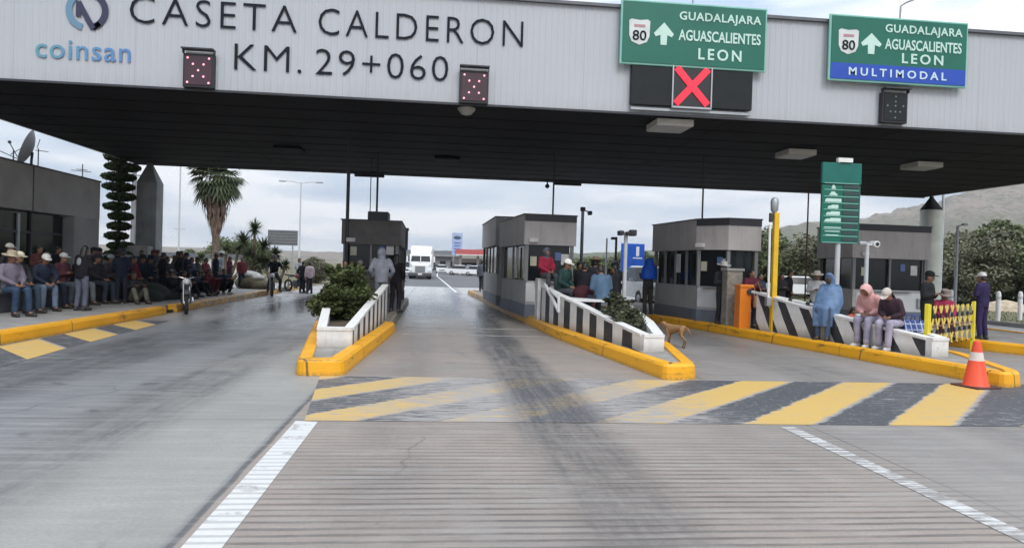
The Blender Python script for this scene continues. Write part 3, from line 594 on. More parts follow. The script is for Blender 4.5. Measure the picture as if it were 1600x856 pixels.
# ------------------------------------------------------------------ toll booths
def ccw(p): return p if sum(p[i][0]*p[(i+1) % len(p)][1]-p[(i+1) % len(p)][0]*p[i][1] for i in range(len(p))) > 0 else p[::-1]
def wall_seg(mb, a, b, z0, z1, t):
    """a panel along a->b, its outer face t outside the line"""
    a, b = Vector(a), Vector(b); d = (b-a).normalized(); n = Vector((d.y, -d.x))*t
    P = [a, b, b+n, a+n]; mb.prism([tuple(p) for p in P], z0, z1)
def booth(label, poly, zt=3.02, zw0=1.17, zw1=2.22, cap_edges=(), panel_edges=(), solid_edges=(), wall_m=None, band_m=None, z0=.2, mull=.8, light_patches=(), ac=None):
    poly = ccw(poly); n = len(poly); cx = sum(p[0] for p in poly)/n; cy = sum(p[1] for p in poly)/n
    wall_m = wall_m or m_booth_low; band_m = band_m or m_booth_band
    t = thing('toll_booth', label, 'toll booth', (cx, cy, z0), group='grey toll booths on the islands')
    MB().prism(poly, z0, zw0).build('wall', wall_m, t, world=True)
    MB().prism(offset_poly(poly, -.02), z0, .55).build('plinth', m_plinth, t, world=True)
    w = MB().prism(offset_poly(poly, .06), zw0, zw1).build('window', m_glass, t, world=True)
    fm = mat('booth_frame', (.20, .20, .20), .5, var=.05)
    def mullion(x, y, w_, rz=0.):
        o = MB().box((x, y, (zw0+zw1)/2), (w_, w_, zw1-zw0), rz).build('mullion', fm, w); o.data.transform(Matrix.Translation(-base_of(t)))
    for i in range(n):
        a, b = Vector(poly[i]), Vector(poly[(i+1) % n]); L_ = (b-a).length; k = max(1, round(L_/mull)) if i not in solid_edges else 0
        mullion(a.x, a.y, .09)
        for j in range(1, k): p = a.lerp(b, j/k); mullion(p.x, p.y, .06, math.atan2(b.y-a.y, b.x-a.x))
    if solid_edges:
        mb = MB()
        for i in solid_edges: wall_seg(mb, poly[i], poly[(i+1) % n], zw0, zw1, .012)
        mb.build('side_wall', wall_m, t, world=True)
    if panel_edges:
        mb = MB()
        for i, f0, f1, za, zb in panel_edges:
            a, b = Vector(poly[i]), Vector(poly[(i+1) % n]); wall_seg(mb, a.lerp(b, f0), a.lerp(b, f1), za, zb, .015)
        mb.build('light_panel', m_booth_panel, t, world=True)
    for i, f, wd, za, zb in light_patches:
        a, b = Vector(poly[i]), Vector(poly[(i+1) % n]); L_ = (b-a).length; mb = MB(); wall_seg(mb, a.lerp(b, f), a.lerp(b, f+wd/L_), za, zb, -.045+.06)
        mb.build('window_light_patch', m_offwhite, t, world=True)  # off-white panels paint in the light patches and reflections on the side glass
    r = MB().prism(offset_poly(poly, -.10), zw1, zt).build('parapet', band_m, t, world=True)
    MB().prism(offset_poly(poly, -.02), zw1-.012, zw1+.02).build('head_trim', m_cap, t, world=True)
    if cap_edges:
        pp = offset_poly(poly, -.10); mb = MB()
        for i in cap_edges: wall_seg(mb, pp[i], pp[(i+1) % n], zt-.17, zt+.015, .02)
        mb.build('roof_band', m_cap, t, world=True)
    MB().prism(offset_poly(poly, -.13), zt, zt+.03).build('coping', m_cap, t, world=True)
    mb = MB(); a, b = Vector(poly[0]), Vector(poly[1]); wall_seg(mb, a.lerp(b, .2), a.lerp(b, .8), zw0-.04, zw0+.0, .16); mb.build('counter', m_alu, t, world=True)
    a, b = Vector(poly[0]), Vector(poly[1]); dd = (b-a).normalized(); nn = Vector((dd.y, -dd.x))
    for fr_, za, ww_, hh_, mm in ((.86, zw0+.62, .22, .30, m_offwhite), (.70, zw0+.70, .16, .22, mat('notice_blue', (.10, .16, .34), .6)), (.16, zw0+.55, .18, .26, mat('notice_cream', (.5, .46, .36), .6))):
        p = a.lerp(b, fr_)-nn*.052; MB().box((p.x, p.y, za), (ww_, .012, hh_), math.atan2(dd.y, dd.x)).build('notice', mm, t, world=True)
    p = a.lerp(b, .93)+nn*.05; MB().bbox((p.x, p.y, .82), (.2, .1, .28), .012, math.atan2(dd.y, dd.x)).build('junction_box', m_steel, t, world=True)
    p = a.lerp(b, .12)+nn*.13; mb = MB(); mb.bbox((p.x, p.y, zw1+.12), (.26, .12, .12), .02, math.atan2(dd.y, dd.x)); mb.build('bulkhead_lamp', m_offwhite, t, world=True)
    if ac: MB().bbox(ac, (.62, .8, .3), .03).build('roof_unit', m_dark, t, world=True)
    return t
# polygons start at the near corner on the driver's side and go round counter-clockwise
b2 = [(2.42, 19.3), (3.70, 19.4), (3.78, 23.2), (2.10, 23.2)]
booth('grey toll booth beside the denim jacketed person, middle of the plaza', b2, 3.02, 1.2, 2.2, cap_edges=(0,), panel_edges=((0, 0, 1, .62, 1.14),), mull=1.9, light_patches=((3, .62, .22, 1.25, 2.15), (3, .9, .2, 1.25, 2.15)))
b2b = [(2.05, 24.5), (3.5, 24.4), (3.2, 29.6), (1.93, 29.8)]
booth('narrow rear toll booth behind the middle booth', b2b, 3.28, 1.3, 2.3, mull=2.6, solid_edges=(0,))
b3 = [(7.20, 18.95), (7.75, 18.25), (8.55, 18.3), (8.75, 22.0), (6.95, 22.0)]
booth('grey toll booth behind the orange barrier cabinet', b3, 3.03, 1.2, 2.2, cap_edges=(0, 1), panel_edges=((0, .0, 1, .62, 1.14),), mull=.72, light_patches=((4, .52, .3, 1.55, 2.1),))
b4 = [(12.55, 20.2), (14.95, 20.3), (15.2, 22.5), (12.74, 22.4)]
booth('grey toll booth behind the green tariff board', b4, 3.16, 1.2, 2.16, cap_edges=(0,), panel_edges=((0, .05, .95, .45, 1.12),), mull=1.25)
b1 = [(-2.74, 21.1), (-1.22, 21.1), (-1.3, 25.4), (-2.95, 25.4)]
booth('dark toll booth behind the man in the grey hoodie', b1, 2.80, 1.35, 2.1, wall_m=mat('booth_backlit', (.10, .088, .085), .6, var=.25, scale=3), band_m=mat('booth_backlit', (.062, .056, .055)), mull=.75, solid_edges=(), ac=(-1.85, 22.0, 2.97))  # the shade of this backlit booth is put into its dark wall colour
b1b = [(-2.2, 26.4), (-1.25, 26.4), (-1.3, 27.8), (-2.2, 27.8)]
booth('slim rear booth glimpsed behind the dark booth', b1b, 2.85, 1.3, 2.1, wall_m=m_grey, band_m=m_grey, mull=1.3)
# conduits from the booth roofs up to the canopy
def conduit(x, y, z0, z1, label, m=m_dark, r=.035):
    t = thing('conduit_pole', label, 'conduit', (x, y, z0), group='thin conduits rising to the canopy')
    MB().tube([(0, 0, 0), (0, 0, z1-z0)], r).build('pipe', m, t); MB().box((0, 0, z1-z0-.02), (.16, .16, .03)).build('flange', m, t); MB().box((0, 0, .015), (.14, .14, .03)).build('foot_plate', m, t)
conduit(-2.68, 21.0, .2, 5.28, 'thick dark conduit at the outer corner of the dark booth', r=.05)
conduit(-2.42, 25.0, 2.83, 5.28, 'hair-thin conduit over the dark booth, between its two thicker ones', r=.016)
conduit(-2.12, 24.2, 2.83, 5.28, 'dark conduit beside the roof unit of the dark booth')
conduit(3.55, 22.0, 3.05, 5.28, 'thin dark conduit on the roof of the middle booth', r=.028)
conduit(8.05, 21.0, 3.06, 5.28, 'thin dark conduit on the booth behind the orange cabinet', r=.028)
conduit(14.2, 26.0, .0, 5.28, 'brown rusty pipe between the yellow post and the tariff board', mat('pipe_brown', (.16, .085, .06), .7), .03)

# ------------------------------------------------------------------ striped planters on the island noses
def stripes_mat(name, fx, fy, per, off, slope, duty=.45):
    m, nt, b = nodemat(name); t = NT(nt); X, Y, Z = t.xyz()
    u = t.math('ADD', t.math('ADD', t.math('ADD', t.math('MULTIPLY', X, fx), t.math('MULTIPLY', t.math('SUBTRACT', t.noise(4, 3), .5), .05)), t.math('MULTIPLY', Y, fy)), t.math('MULTIPLY', Z, slope))
    f = t.math('FRACT', t.math('ADD', t.math('DIVIDE', t.math('ADD', u, off), per), 50)); k = t.ramp(f, duty-.01, duty+.01, 1, 0)
    n = t.noise(7, 7, .7); wht = t.mix(t.ramp(n, .3, .75), (.80, .795, .78), (.66, .64, .61)); wht = t.mix(t.ramp(t.noise(3.5, 6, .7, (3, 3, .35)), .52, .74, 0, .30), wht, (.34, .31, .27)); wht = t.mix(t.ramp(Z, .22, .40, .65, 0), wht, (.30, .26, .20)); blk = t.mix(t.ramp(n, .35, .7), (.020, .021, .026), (.06, .06, .065))
    t.l.new(t.mix(k, wht, blk), b.inputs['Base Color']); b.inputs['Roughness'].default_value = .55; return m
def sloped_wall(name, path, ztop, thick, m, parent, z0=.19, capm=None):
    """wall following a plan path, its top falling with ztop; the cap is white and stands a little proud"""
    n = len(path); mb = MB(); cp = MB()
    def ring(i, w, za, zb):
        p = Vector(path[i]); a = Vector(path[max(i-1, 0)]); b = Vector(path[min(i+1, n-1)]); d = (b-a).normalized(); nn = Vector((-d.y, d.x))*w/2
        return [(p.x+nn.x, p.y+nn.y, za), (p.x-nn.x, p.y-nn.y, za), (p.x-nn.x, p.y-nn.y, zb), (p.x+nn.x, p.y+nn.y, zb)]
    mb.loft([ring(i, thick, z0, ztop[i]-.03) for i in range(n)]); o = mb.build(name, m, parent, world=True)
    cp.loft([ring(i, thick+.03, ztop[i]-.03, ztop[i]+.02) for i in range(n)]); c = cp.build('wall_cap', capm or m_pw, o, world=False); c.data.transform(Matrix.Translation(-base_of(parent)))
    return o
m_soil = mat('planter_soil', (.09, .07, .05), .95, var=.3, scale=8, bump=.8, bscale=25)
def lerp2(a, b, k): return [(a[0]+(b[0]-a[0])*i/(k-1), a[1]+(b[1]-a[1])*i/(k-1)) for i in range(k)]
def lin(a, b, k): return [a+(b-a)*i/(k-1) for i in range(k)]
def planter_white():
    m, nt, b = nodemat('planter_white'); t = NT(nt); X, Y, Z = t.xyz(); n = t.noise(7, 7, .7)
    c = t.mix(t.ramp(n, .3, .75), (.78, .775, .76), (.64, .62, .59)); c = t.mix(t.ramp(t.noise(3.5, 6, .7, (3, 3, .35)), .52, .74, 0, .35), c, (.32, .29, .25)); c = t.mix(t.ramp(Z, .22, .36, .5, 0), c, (.28, .24, .19)); c = t.mix(t.ramp(t.noise(16, 5, .7), .62, .66, 0, .7), c, (.24, .225, .20))
    t.l.new(c, b.inputs['Base Color']); b.inputs['Roughness'].default_value = .65; t.l.new(t.bump(n, .3, .01), b.inputs['Normal']); return m
m_pw = planter_white()
# planter 1
t = thing('striped_planter', 'white planter with black stripes holding the large dense bush', 'planter', (-1.75, 13.5, .2))
sloped_wall('side_wall', lerp2((-1.42, 11.75), (-1.27, 17.4), 6), lin(.50, 1.04, 6), .12, stripes_mat('stripes_a', 0, 1, .72, -.05, 0, .42), t)
sloped_wall('side_wall', lerp2((-1.86, 11.75), (-2.55, 17.4), 6), lin(.50, .98, 6), .12, m_pw, t)
sloped_wall('front_wall', [(-1.92, 11.69), (-1.36, 11.69)], [.50, .50], .12, m_pw, t)
MB().prism([(-1.80, 11.76), (-1.48, 11.76), (-1.34, 17.4), (-2.48, 17.4)], .2, .42).build('soil', m_soil, t, world=True)
# planter 2
t = thing('striped_planter', 'long black and white striped planter behind the brown dog', 'planter', (3.4, 14.2, .2))
s2 = stripes_mat('stripes_b', 0, 1, .80, -13.0, .0, .5)
p2l = [(3.60, 11.9), (3.32, 13.3), (3.10, 14.9), (2.95, 15.8), (2.86, 16.4), (2.72, 17.9)]
sloped_wall('side_wall', p2l, [.47, .63, .80, .90, .95, 1.10], .15, s2, t)
sloped_wall('side_wall', [(3.86, 11.95), (4.06, 13.2), (4.2, 15.2)], [.47, .60, .78], .15, m_pw, t)
sloped_wall('front_wall', [(3.54, 11.86), (3.92, 11.92)], [.47, .47], .15, m_pw, t)
MB().prism([(3.64, 11.96), (3.84, 11.98), (4.12, 15.1), (3.14, 15.0)], .2, .40).build('soil', m_soil, t, world=True)
MB().bbox((2.72, 18.3, .75), (.28, .5, 1.1), .02).build('end_pillar', m_pw, t, world=True)
MB().box((3.55, 16.0, .87), (1.05, .9, .05)).build('ledge', m_white, t, world=True)
# planter wall 3
t = thing('striped_barrier_wall', 'low wall with slanted black stripes under the poncho and the hooded pair', 'wall', (8.4, 14, .2))
p3 = [(8.86, 11.85), (8.62, 12.7), (8.44, 13.6), (8.28, 14.4), (8.06, 15.4), (7.86, 16.5)]
sloped_wall('side_wall', p3, [.52, .62, .72, .82, .96, 1.12], .2, stripes_mat('stripes_c', 0, 1, .67, -.10, -.62, .42), t)
sloped_wall('front_wall', [(8.78, 11.78), (9.16, 11.86)], [.52, .52], .18, m_pw, t)
sloped_wall('side_wall', [(9.14, 11.9), (9.5, 13.5), (9.75, 15.5)], [.52, .60, .70], .16, m_pw, t)
MB().prism([(8.96, 11.95), (9.06, 11.95), (9.66, 15.5), (8.16, 15.4)], .2, .38).build('soil', m_soil, t, world=True)
# broken white barrier arm leaning on planter 2
t = thing('broken_barrier', 'short white barrier arm tilted against the striped planter', 'barrier arm', (2.62, 16.6, .6))
MB().tube([(2.72, 17.75, 1.16), (2.70, 15.5, .62)], .04, 8).build('arm', m_white, t, world=True)
mb = MB(); mb.tube([(2.74, 17.2, 1.05), (2.69, 15.6, .92)], .028, 6); mb.tube([(2.70, 15.5, .62), (2.68, 15.45, .96)], .03, 6); mb.build('brace', m_white, t, world=True)
# ------------------------------------------------------------------ barrier gate with its cabinet
t = thing('barrier_gate', 'orange barrier gate cabinet with white boom lowered towards the blue poncho', 'barrier gate', (7.62, 16.95, .2))
MB().bbox((0, 0, .52), (.30, .34, 1.04), .03).build('cabinet', m_orange, t); MB().bbox((.02, 0, 1.07), (.36, .38, .08), .02).build('cabinet_lid', m_orange, t)
mb = MB(); mb.tube([(.14, -.2, .93), (.66, -2.35, .73)], [.035, .03], 8); mb.build('boom', m_white, t)
mb = MB(); mb.tube([(.24, -.9, .80), (.64, -2.3, .62)], [.05, .075], 8); mb.build('boom_guard', m_offwhite, t)
mb = MB()
for s in (.35, .6, .85): MB().tube([(.14+.52*s, -.2-2.15*s, .93-.2*s), (.14+.52*(s+.05), -.2-2.15*(s+.05), .93-.2*(s+.05))], .042, 8).build('boom_band', m_dark, t)
mb = MB(); mb.disc((.1, -.19, .93), .0, .08, -.03, .03); mb.build('hub', m_dark, t)
t = thing('stone_pillar', 'rough grey stone pillar between orange cabinet and toll booth', 'pillar', (7.62, 17.62, .2))
MB().bbox((0, 0, .72), (.42, .36, 1.44), .03).build('shaft', m_stone, t); MB().bbox((0, 0, 1.47), (.48, .42, .07), .015).build('cap', m_concrete, t)
t = thing('height_post', 'tall yellow post with grey lamp on top beside white pole', 'post', (7.90, 15.9, .2))
MB().bbox((0, 0, 1.42), (.12, .12, 2.84), .015).build('post', mat('post_yellow', (.72, .43, .012), .45), t); MB().bbox((0, 0, .02), (.26, .26, .04), .01).build('base_plate', m_steel, t)
mb = MB(); mb.lathe([(.05, 2.84), (.085, 2.9), (.095, 3.1), (.06, 3.18), (.02, 3.2)], 14, (-.05, 0, 0)); mb.build('lamp', m_steel, t, smooth=True); MB().bbox((-.13, 0, 2.72), (.08, .08, .22), .02).build('sensor', m_dark, t)
t = thing('raised_barrier', 'slim white barrier arm standing upright beside the yellow post', 'barrier arm', (7.70, 15.75, 1.0))
MB().tube([(0, 0, 0), (-.02, 0, 1.75)], .028, 8).build('arm', m_white, t); MB().bbox((0, 0, -.05), (.12, .14, .22), .02).build('pivot', m_alu, t)
# tariff board
t = thing('tariff_board', 'tall green tariff board with white vehicle symbols on a pale post', 'board', (9.42, 15.75, .2))
MB().tube([(0, .08, 0), (0, .08, 2.4)], .06, 10).build('post', m_pole, t); MB().bbox((0, .04, 2.85), (.96, .07, 1.36), .01).build('panel', m_green, t)
MB().bbox((0, .04, 3.81), (.98, .08, .50), .01).build('header', mat('header_green', (.004, .13, .105), .4), t)
mb = MB()
for k in range(9): mb.box((.24, -.005, 3.50-k*.155), (.40, .012, .085))
mb.build('price_slot', mat('slot_dark', (.03, .06, .06), .4), t); mb = MB()
for k in range(10): mb.box((0, -.0, 3.575-k*.155), (.86, .012, .016))
mb.build('rule', m_rim, t); mb = MB()
def car_icon(mb, x, z, w_, h, kind):
    if kind == 0: P = [(-.5, 0), (.5, 0), (.5, .4), (.3, .5), (.15, 1), (-.25, 1), (-.38, .5), (-.5, .4)]
    elif kind == 1: P = [(-.5, 0), (.5, 0), (.5, .9), (-.42, .9), (-.5, .5)]
    else: P = [(-.5, 0), (.5, 0), (.5, 1), (-.15, 1), (-.15, .75), (-.38, .75), (-.5, .35)]
    mb.loft([[(x+a*w_, -.006, z+b*h) for a, b in P], [(x+a*w_, .004, z+b*h) for a, b in P]])
    for wx in (-.3, .3): mb.disc((x+wx*w_, -.002, z), 0, h*.2, -.004, .004, 10)
for k, (ww, kind) in enumerate(((.10, 0), (.20, 0), (.40, 1), (.26, 2), (.34, 2), (.40, 2))): car_icon(mb, -.2, 3.44-k*.155, ww, .09, kind)
mb.build('vehicle_symbol', m_legend, t)
mb = MB()
for k in range(3): mb.box((-.2, -.0, 2.53-k*.09), (.42-.05*k, .01, .022))
mb.build('small_print', m_legend, t)
mb = MB(); mb.box((.05, 0, 4.12), (.36, .1, .1)); mb.tube([(-.1, 0, 4.05), (-.02, 0, 4.14)], .02); mb.build('top_lamp', m_white, t)
def text_on(tt, body, x0, x1, z0, z1, y, m): o = text(body, x0, x1, z0, z1, y, m, tt, world=False); return o
# camera posts
def camera_post(x, y, z0, h, label, kind, r=.045, m=m_pole):
    t = thing('camera_post', label, 'camera post', (x, y, z0), group='camera and lamp posts around the booths')
    MB().tube([(0, 0, 0), (0, 0, h)], [r*1.1, r]).build('post', m, t); MB().bbox((0, 0, .015), (.24, .24, .03), .008).build('base_plate', m_steel, t)
    if kind == 'lens':
        mb = MB(); mb.tube([(.02, 0, h-.06), (.16, -.04, h-.05)], .02); mb.disc((.17, -.03, h-.04), 0, .075, -.09, .12); mb.build('camera', m_white, t); mb = MB(); mb.disc((.17, -.04, h-.04), 0, .042, -.10, -.07); mb.build('lens', m_black, t)
        MB().bbox((-.14, -.02, h-.03), (.18, .12, .09), .02).build('floodlight', m_alu, t)
    elif kind == 'cluster':
        MB().box((0, 0, h-.05), (.36, .03, .03)).build('crossbar', m_dark, t)
        for dx, s in ((-.16, 1), (.15, 1.3), (.02, .8)):
            c = MB().bbox((dx, -.08, h-.03+.04*(s-1)), (.12*s, .26, .12*s), .02).build('camera', m_dark if dx else m_alu, t); mb = MB(); mb.disc((dx, -.21, h-.03+.04*(s-1)), 0, .04*s, -.01, .01, 12); mb.build('lens', m_black, c)
    elif kind == 'box':
        MB().bbox((0, 0, h+.03), (.16, .16, .14), .02).build('head', m_dark, t); mb = MB(); mb.tube([(0, 0, h), (.22, -.03, h-.06)], .02); mb.bbox((.24, -.05, h-.1), (.14, .2, .14), .03); mb.build('camera', m_dark, t)
    elif kind == 'side':
        mb = MB(); mb.tube([(0, 0, h-.02), (-.12, -.05, h-.05)], .02); mb.bbox((-.13, -.06, h-.06), (.16, .24, .1), .02); mb.build('camera', m_dark, t)
    elif kind == 'lamp':
        mb = MB(); mb.tube([(0, 0, h-.02), (.18, -.05, h+.06)], .022); mb.bbox((.22, -.07, h+.05), (.2, .14, .09), .03); mb.build('lamp_head', m_alu, t)
    else: MB().ell((0, 0, h), (r, r, r), 1).build('cap', m, t)
camera_post(9.98, 15.55, .2, 2.2, 'pale post with round white camera beside the tariff board', 'lens')
camera_post(4.72, 17.5, .2, 2.34, 'pale post carrying three dark cameras beside the denim jacket', 'cluster', .05)
camera_post(4.92, 24, .1, 3.5, 'tall grey post with hanging camera just beyond the middle booth', 'box', .055, m_steel)
camera_post(7.25, 30, .0, 2.9, 'plain white slender post between two camera posts', 'plain', .04, m_white)
camera_post(6.90, 27, .0, 2.85, 'dark rusty post with small side camera', 'side', .045, m_rust)
camera_post(18.9, 24, .0, 3.55, 'slim pale post with lamp in front of the green trees', 'lamp', .05)
# expanding lattice barricade
t = thing('lattice_barricade', 'yellow and black expanding lattice barricade behind the traffic cone', 'barricade', (10.5, 13.4, .0))
m_yel = mat('barricade_yellow', (.72, .60, .02), .5); m_strip = stripes_mat('lattice_stripes', .0, .0, .30, 0, 1.0, .48)
def lattice_material():
    m, nt, b = nodemat('lattice_paint'); t = NT(nt); X, Y, Z = t.xyz(); k = t.ramp(t.math('FRACT', t.math('DIVIDE', Z, .31)), .66, .70, 1, 0)
    t.l.new(t.mix(k, (.03, .02, .02), (.66, .50, .10)), b.inputs['Base Color']); b.inputs['Roughness'].default_value = .5; return m
m_lat = lattice_material(); pa, pb = Vector((9.12, 12.28)), Vector((11.75, 14.35)); dirv = (pb-pa).normalized(); Lb = (pb-pa).length; angb = math.atan2(dirv.y, dirv.x)
for p, z in ((pa, .2), (pb, .0)):
    q = MB().bbox((p.x, p.y, (z+1.12)/2), (.09, .07, 1.12-z), .01, angb).build('end_post', m_yel, t, world=True)
q2 = pa+dirv*.14; MB().bbox((q2.x, q2.y, .66), (.07, .05, .9), .01, angb).build('end_post', m_yel, t, world=True)
for side in (1, -1):
    mb = MB(); k = 8; sp = (Lb-.2)/k
    for i in range(-1, k):
        s0, s1 = .1+i*sp, .1+(i+1.35)*sp; z0, z1 = .30, 1.06
        if s0 < .1: f = (.1-s0)/(s1-s0); z0 = .30+.76*f; s0 = .1
        if s1 > Lb-.1: f = (Lb-.1-s0)/(s1-s0); z1 = z0+(z1-z0)*f; s1 = Lb-.1
        if side < 0: s0, s1 = Lb-s0, Lb-s1
        a = pa+dirv*s0; b = pa+dirv*s1; nn = Vector((-dirv.y, dirv.x))*.012*side
        d3 = Vector((b.x-a.x, b.y-a.y, z1-z0)); 
        if d3.length < .1: continue
        d3.normalize(); wv = Vector((-nn.x, -nn.y, 0)).normalized().cross(d3)*.036
        A, B = Vector((a.x+nn.x, a.y+nn.y, z0)), Vector((b.x+nn.x, b.y+nn.y, z1)); tn = Vector((nn.x, nn.y, 0)).normalized()*.006
        mb.loft([[A+wv+tn, A-wv+tn, A-wv-tn, A+wv-tn], [B+wv+tn, B-wv+tn, B-wv-tn, B+wv-tn]])
    mb.build('lattice', m_lat, t, world=True)
MB().tube([(pa.x+.2*dirv.x, pa.y+.2*dirv.y, .68), (pb.x-.1*dirv.x, pb.y-.1*dirv.y, .68)], .02, 6).build('middle_rail', mat('rail_brown', (.16, .07, .06), .6), t, world=True)
# traffic cone
t = thing('traffic_cone', 'orange red traffic cone with one white band near island end', 'traffic cone', (8.02, 9.70, .0))
m_cone = mat('cone_orange', (.80, .085, .03), .5, var=.08); mb = MB(); mb.lathe([(.185, .03), (.165, .06), (.106, .39), (.103, .40)], 24); mb.lathe([(.078, .52), (.05, .68), (.03, .69)], 24); mb.build('cone', m_cone, t, smooth=True)
mb = MB(); mb.lathe([(.1035, .395), (.0785, .525)], 24); mb.build('white_band', mat('cone_band', (.72, .62, .58), .5), t, smooth=True)
MB().bbox((0, 0, .016), (.46, .46, .032), .012, .2).build('foot', mat('cone_foot', (.09, .03, .022), .7), t)
# blue bag
t = thing('woven_bag', 'blue and white plaid bag beside the dark jacketed sitter', 'bag', (9.18, 12.75, .38))
mb = MB(); mb.loft([[(x*.22, y*.12, 0) for x, y in ((-1, -1), (1, -1), (1, 1), (-1, 1))], [(x*.25, y*.14, .2) for x, y in ((-1, -1), (1, -1), (1, 1), (-1, 1))], [(x*.22, y*.05, .40) for x, y in ((-1, -1), (1, -1), (1, 1), (-1, 1))]])
def plaid():
    m, nt, b = nodemat('plaid'); t = NT(nt); X, Y, Z = t.xyz(); f1 = t.band(t.math('FRACT', t.math('DIVIDE', X, .11)), .5, .10, .02); f2 = t.band(t.math('FRACT', t.math('DIVIDE', Z, .11)), .5, .08, .02)
    t.l.new(t.mix(t.math('MAXIMUM', f1, f2), (.03, .07, .30), (.45, .50, .66)), b.inputs['Base Color']); return m
mb.build('sack', plaid(), t)
for y in (-.09, .09): MB().tube([(-.1, y*.6, .38), (-.08, y, .50), (.08, y, .50), (.1, y*.6, .38)], .012, 6).build('handle', mat('bag_strap', (.04, .07, .25), .7), t)

# ------------------------------------------------------------------ the low office building on the walkway side
bd = thing('office_building', 'low grey concrete building with dark windows and deep parapet', 'building', (-17, 6, .2))
m_bcon = mat('building_concrete', (.58, .555, .53), .8, var=.18, scale=.9, bump=.12); XB = -12.45
mb = MB(); mb.box((XB-4.75, 6.1, 3.53), (9.5, 42.6, 1.36)); mb.build('parapet', m_bcon, bd, world=True)
mb = MB(); mb.box((XB-4.75, 6.1, 4.235), (9.56, 42.66, .05)); mb.build('coping', mat('coping_dark', (.11, .105, .10), .7), bd, world=True)
mb = MB()
for y in (23.1, 15.0, 6.5): mb.box((XB+.006, y, 3.53), (.02, .035, 1.36))
mb.build('panel_joint', m_cap, bd, world=True)
MB().bbox((XB-.803, 26.5, 1.52), (1.6, 1.78, 2.66), .006).build('end_wall', mat('end_wall', (.47, .46, .45), .75, var=.12, scale=1), bd, world=True)
MB().box((XB-5.5, 26.3, 1.5), (7.75, 2.0, 2.6)).build('rear_wall', m_bcon, bd, world=True)
MB().box((XB-.38, 5.1, 1.5), (.06, 40.9, 2.62)).build('window', m_glass, bd, world=True)
mb = MB()
for k in range(17): mb.box((XB-.33, -14+k*2.35, 1.52), (.09, .09 if k % 3 else .3, 2.66))
mb.box((XB-.332, 5.1, 2.2), (.07, 40.6, .07)); mb.build('mullion', m_dark, bd, world=True)
MB().box((XB-.331, 5.1, .45), (.12, 40.5, .5)).build('dado', m_grey, bd, world=True)
for y in (19.4, 21.6): 
    dmb = MB().box((XB-.30, y, 1.4), (.05, .95, 2.2)).build('door', m_glass, bd, world=True)
    h_ = MB().tube([(XB-.25, y+.3, .95), (XB-.25, y+.3, 1.7)], .02, 6).build('handle', m_alu, dmb); h_.data.transform(Matrix.Translation(-base_of(bd)))
MB().box((XB-.30, 22.9, 1.5), (.05, .12, 2.5)).build('bright_jamb', m_alu, bd, world=True)
MB().box((XB-5.5, 4.6, 1.5), (7.7, 41.2, 2.6)).build('inner_core', m_cap, bd, world=True)
# roof things
t = thing('satellite_dish', 'large grey satellite dish on the office building roof edge', 'satellite dish', (-13.15, 24.3, 4.26))
mtx = Matrix.Rotation(R(20), 3, 'Y') @ Matrix.Rotation(R(-72), 3, 'Z')
mb = MB(); rings = []
for r_, d_ in ((.02, 0), (.25, .03), (.45, .10), (.60, .19), (.61, .18), (.45, .085), (.25, .015), (.02, -.015)):
    rings.append([Vector((0, 0, .62)) + mtx @ Vector((r_*math.cos(2*PI*k/24), -d_, r_*math.sin(2*PI*k/24))) for k in range(24)])
mb.loft(rings); mb.build('dish', mat('dish_grey', (.36, .37, .38), .5, var=.08), t, smooth=True)
mb = MB(); mb.tube([(-.02, .05, .55), (-.06, .08, .3), (-.05, .05, 0)], .04); mb.build('mount', m_dark, t)
mb = MB(); mb.tube([mtx @ Vector((0, -.12, -.55))+Vector((0, 0, .62)), mtx @ Vector((0, -.62, -.05))+Vector((0, 0, .62))], .015); mb.ell(mtx @ Vector((0, -.64, -.02))+Vector((0, 0, .62)), (.06, .06, .06), 1); mb.build('feed_arm', m_dark, t)
def antenna(x, y, h, label, arms, m=m_dark):
    t = thing('roof_antenna', label, 'antenna', (x, y, 4.26), group='antennas on the office roof'); MB().tube([(0, 0, 0), (0, 0, h)], .018, 6).build('mast', m, t); mb = MB()
    for z, a, b, tilt in arms: mb.tube([(-a*.6, -a*.5, z), (b*.6, b*.5, z+tilt)], .012, 5)
    mb.build('element', m, t)
antenna(-12.75, 23.9, .62, 'roof antenna with crossbar right beside the satellite dish', [(.55, .12, .35, 0), (.62, .05, .05, .3)])
antenna(-12.7, 22.5, .35, 'low antenna with slanted rods next to the satellite dish', [(.3, .5, .12, -.2), (.2, .1, .2, .2)])
antenna(-12.7, 26.6, .5, 'small horizontal antenna near the roof corner', [(.25, .45, .35, 0), (.3, .25, .2, 0)])
# bench ledge along the facade
t = thing('bench_ledge', 'long low concrete ledge where the crowd sits by the building', 'ledge', (-9.95, 20, .2))
MB().bbox((-9.98, 22.0, .41), (.55, 19, .42), .02).build('ledge', mat('ledge_dark', (.07, .07, .08), .8, var=.2), t, world=True); MB().bbox((-9.98, 22.0, .65), (.66, 19.1, .06), .015).build('top_slab', mat('slab_grey', (.11, .108, .108), .7), t, world=True)
t = thing('stone_planter', 'rough stone planter box at the foot of the spiral topiary', 'planter', (-12.0, 28.6, .2))
MB().bbox((0, 0, .66), (1.6, 1.5, 1.32), .04).build('box', m_stone, t); MB().bbox((0, 0, 1.33), (1.72, 1.62, .10), .02).build('rim', m_concrete, t)

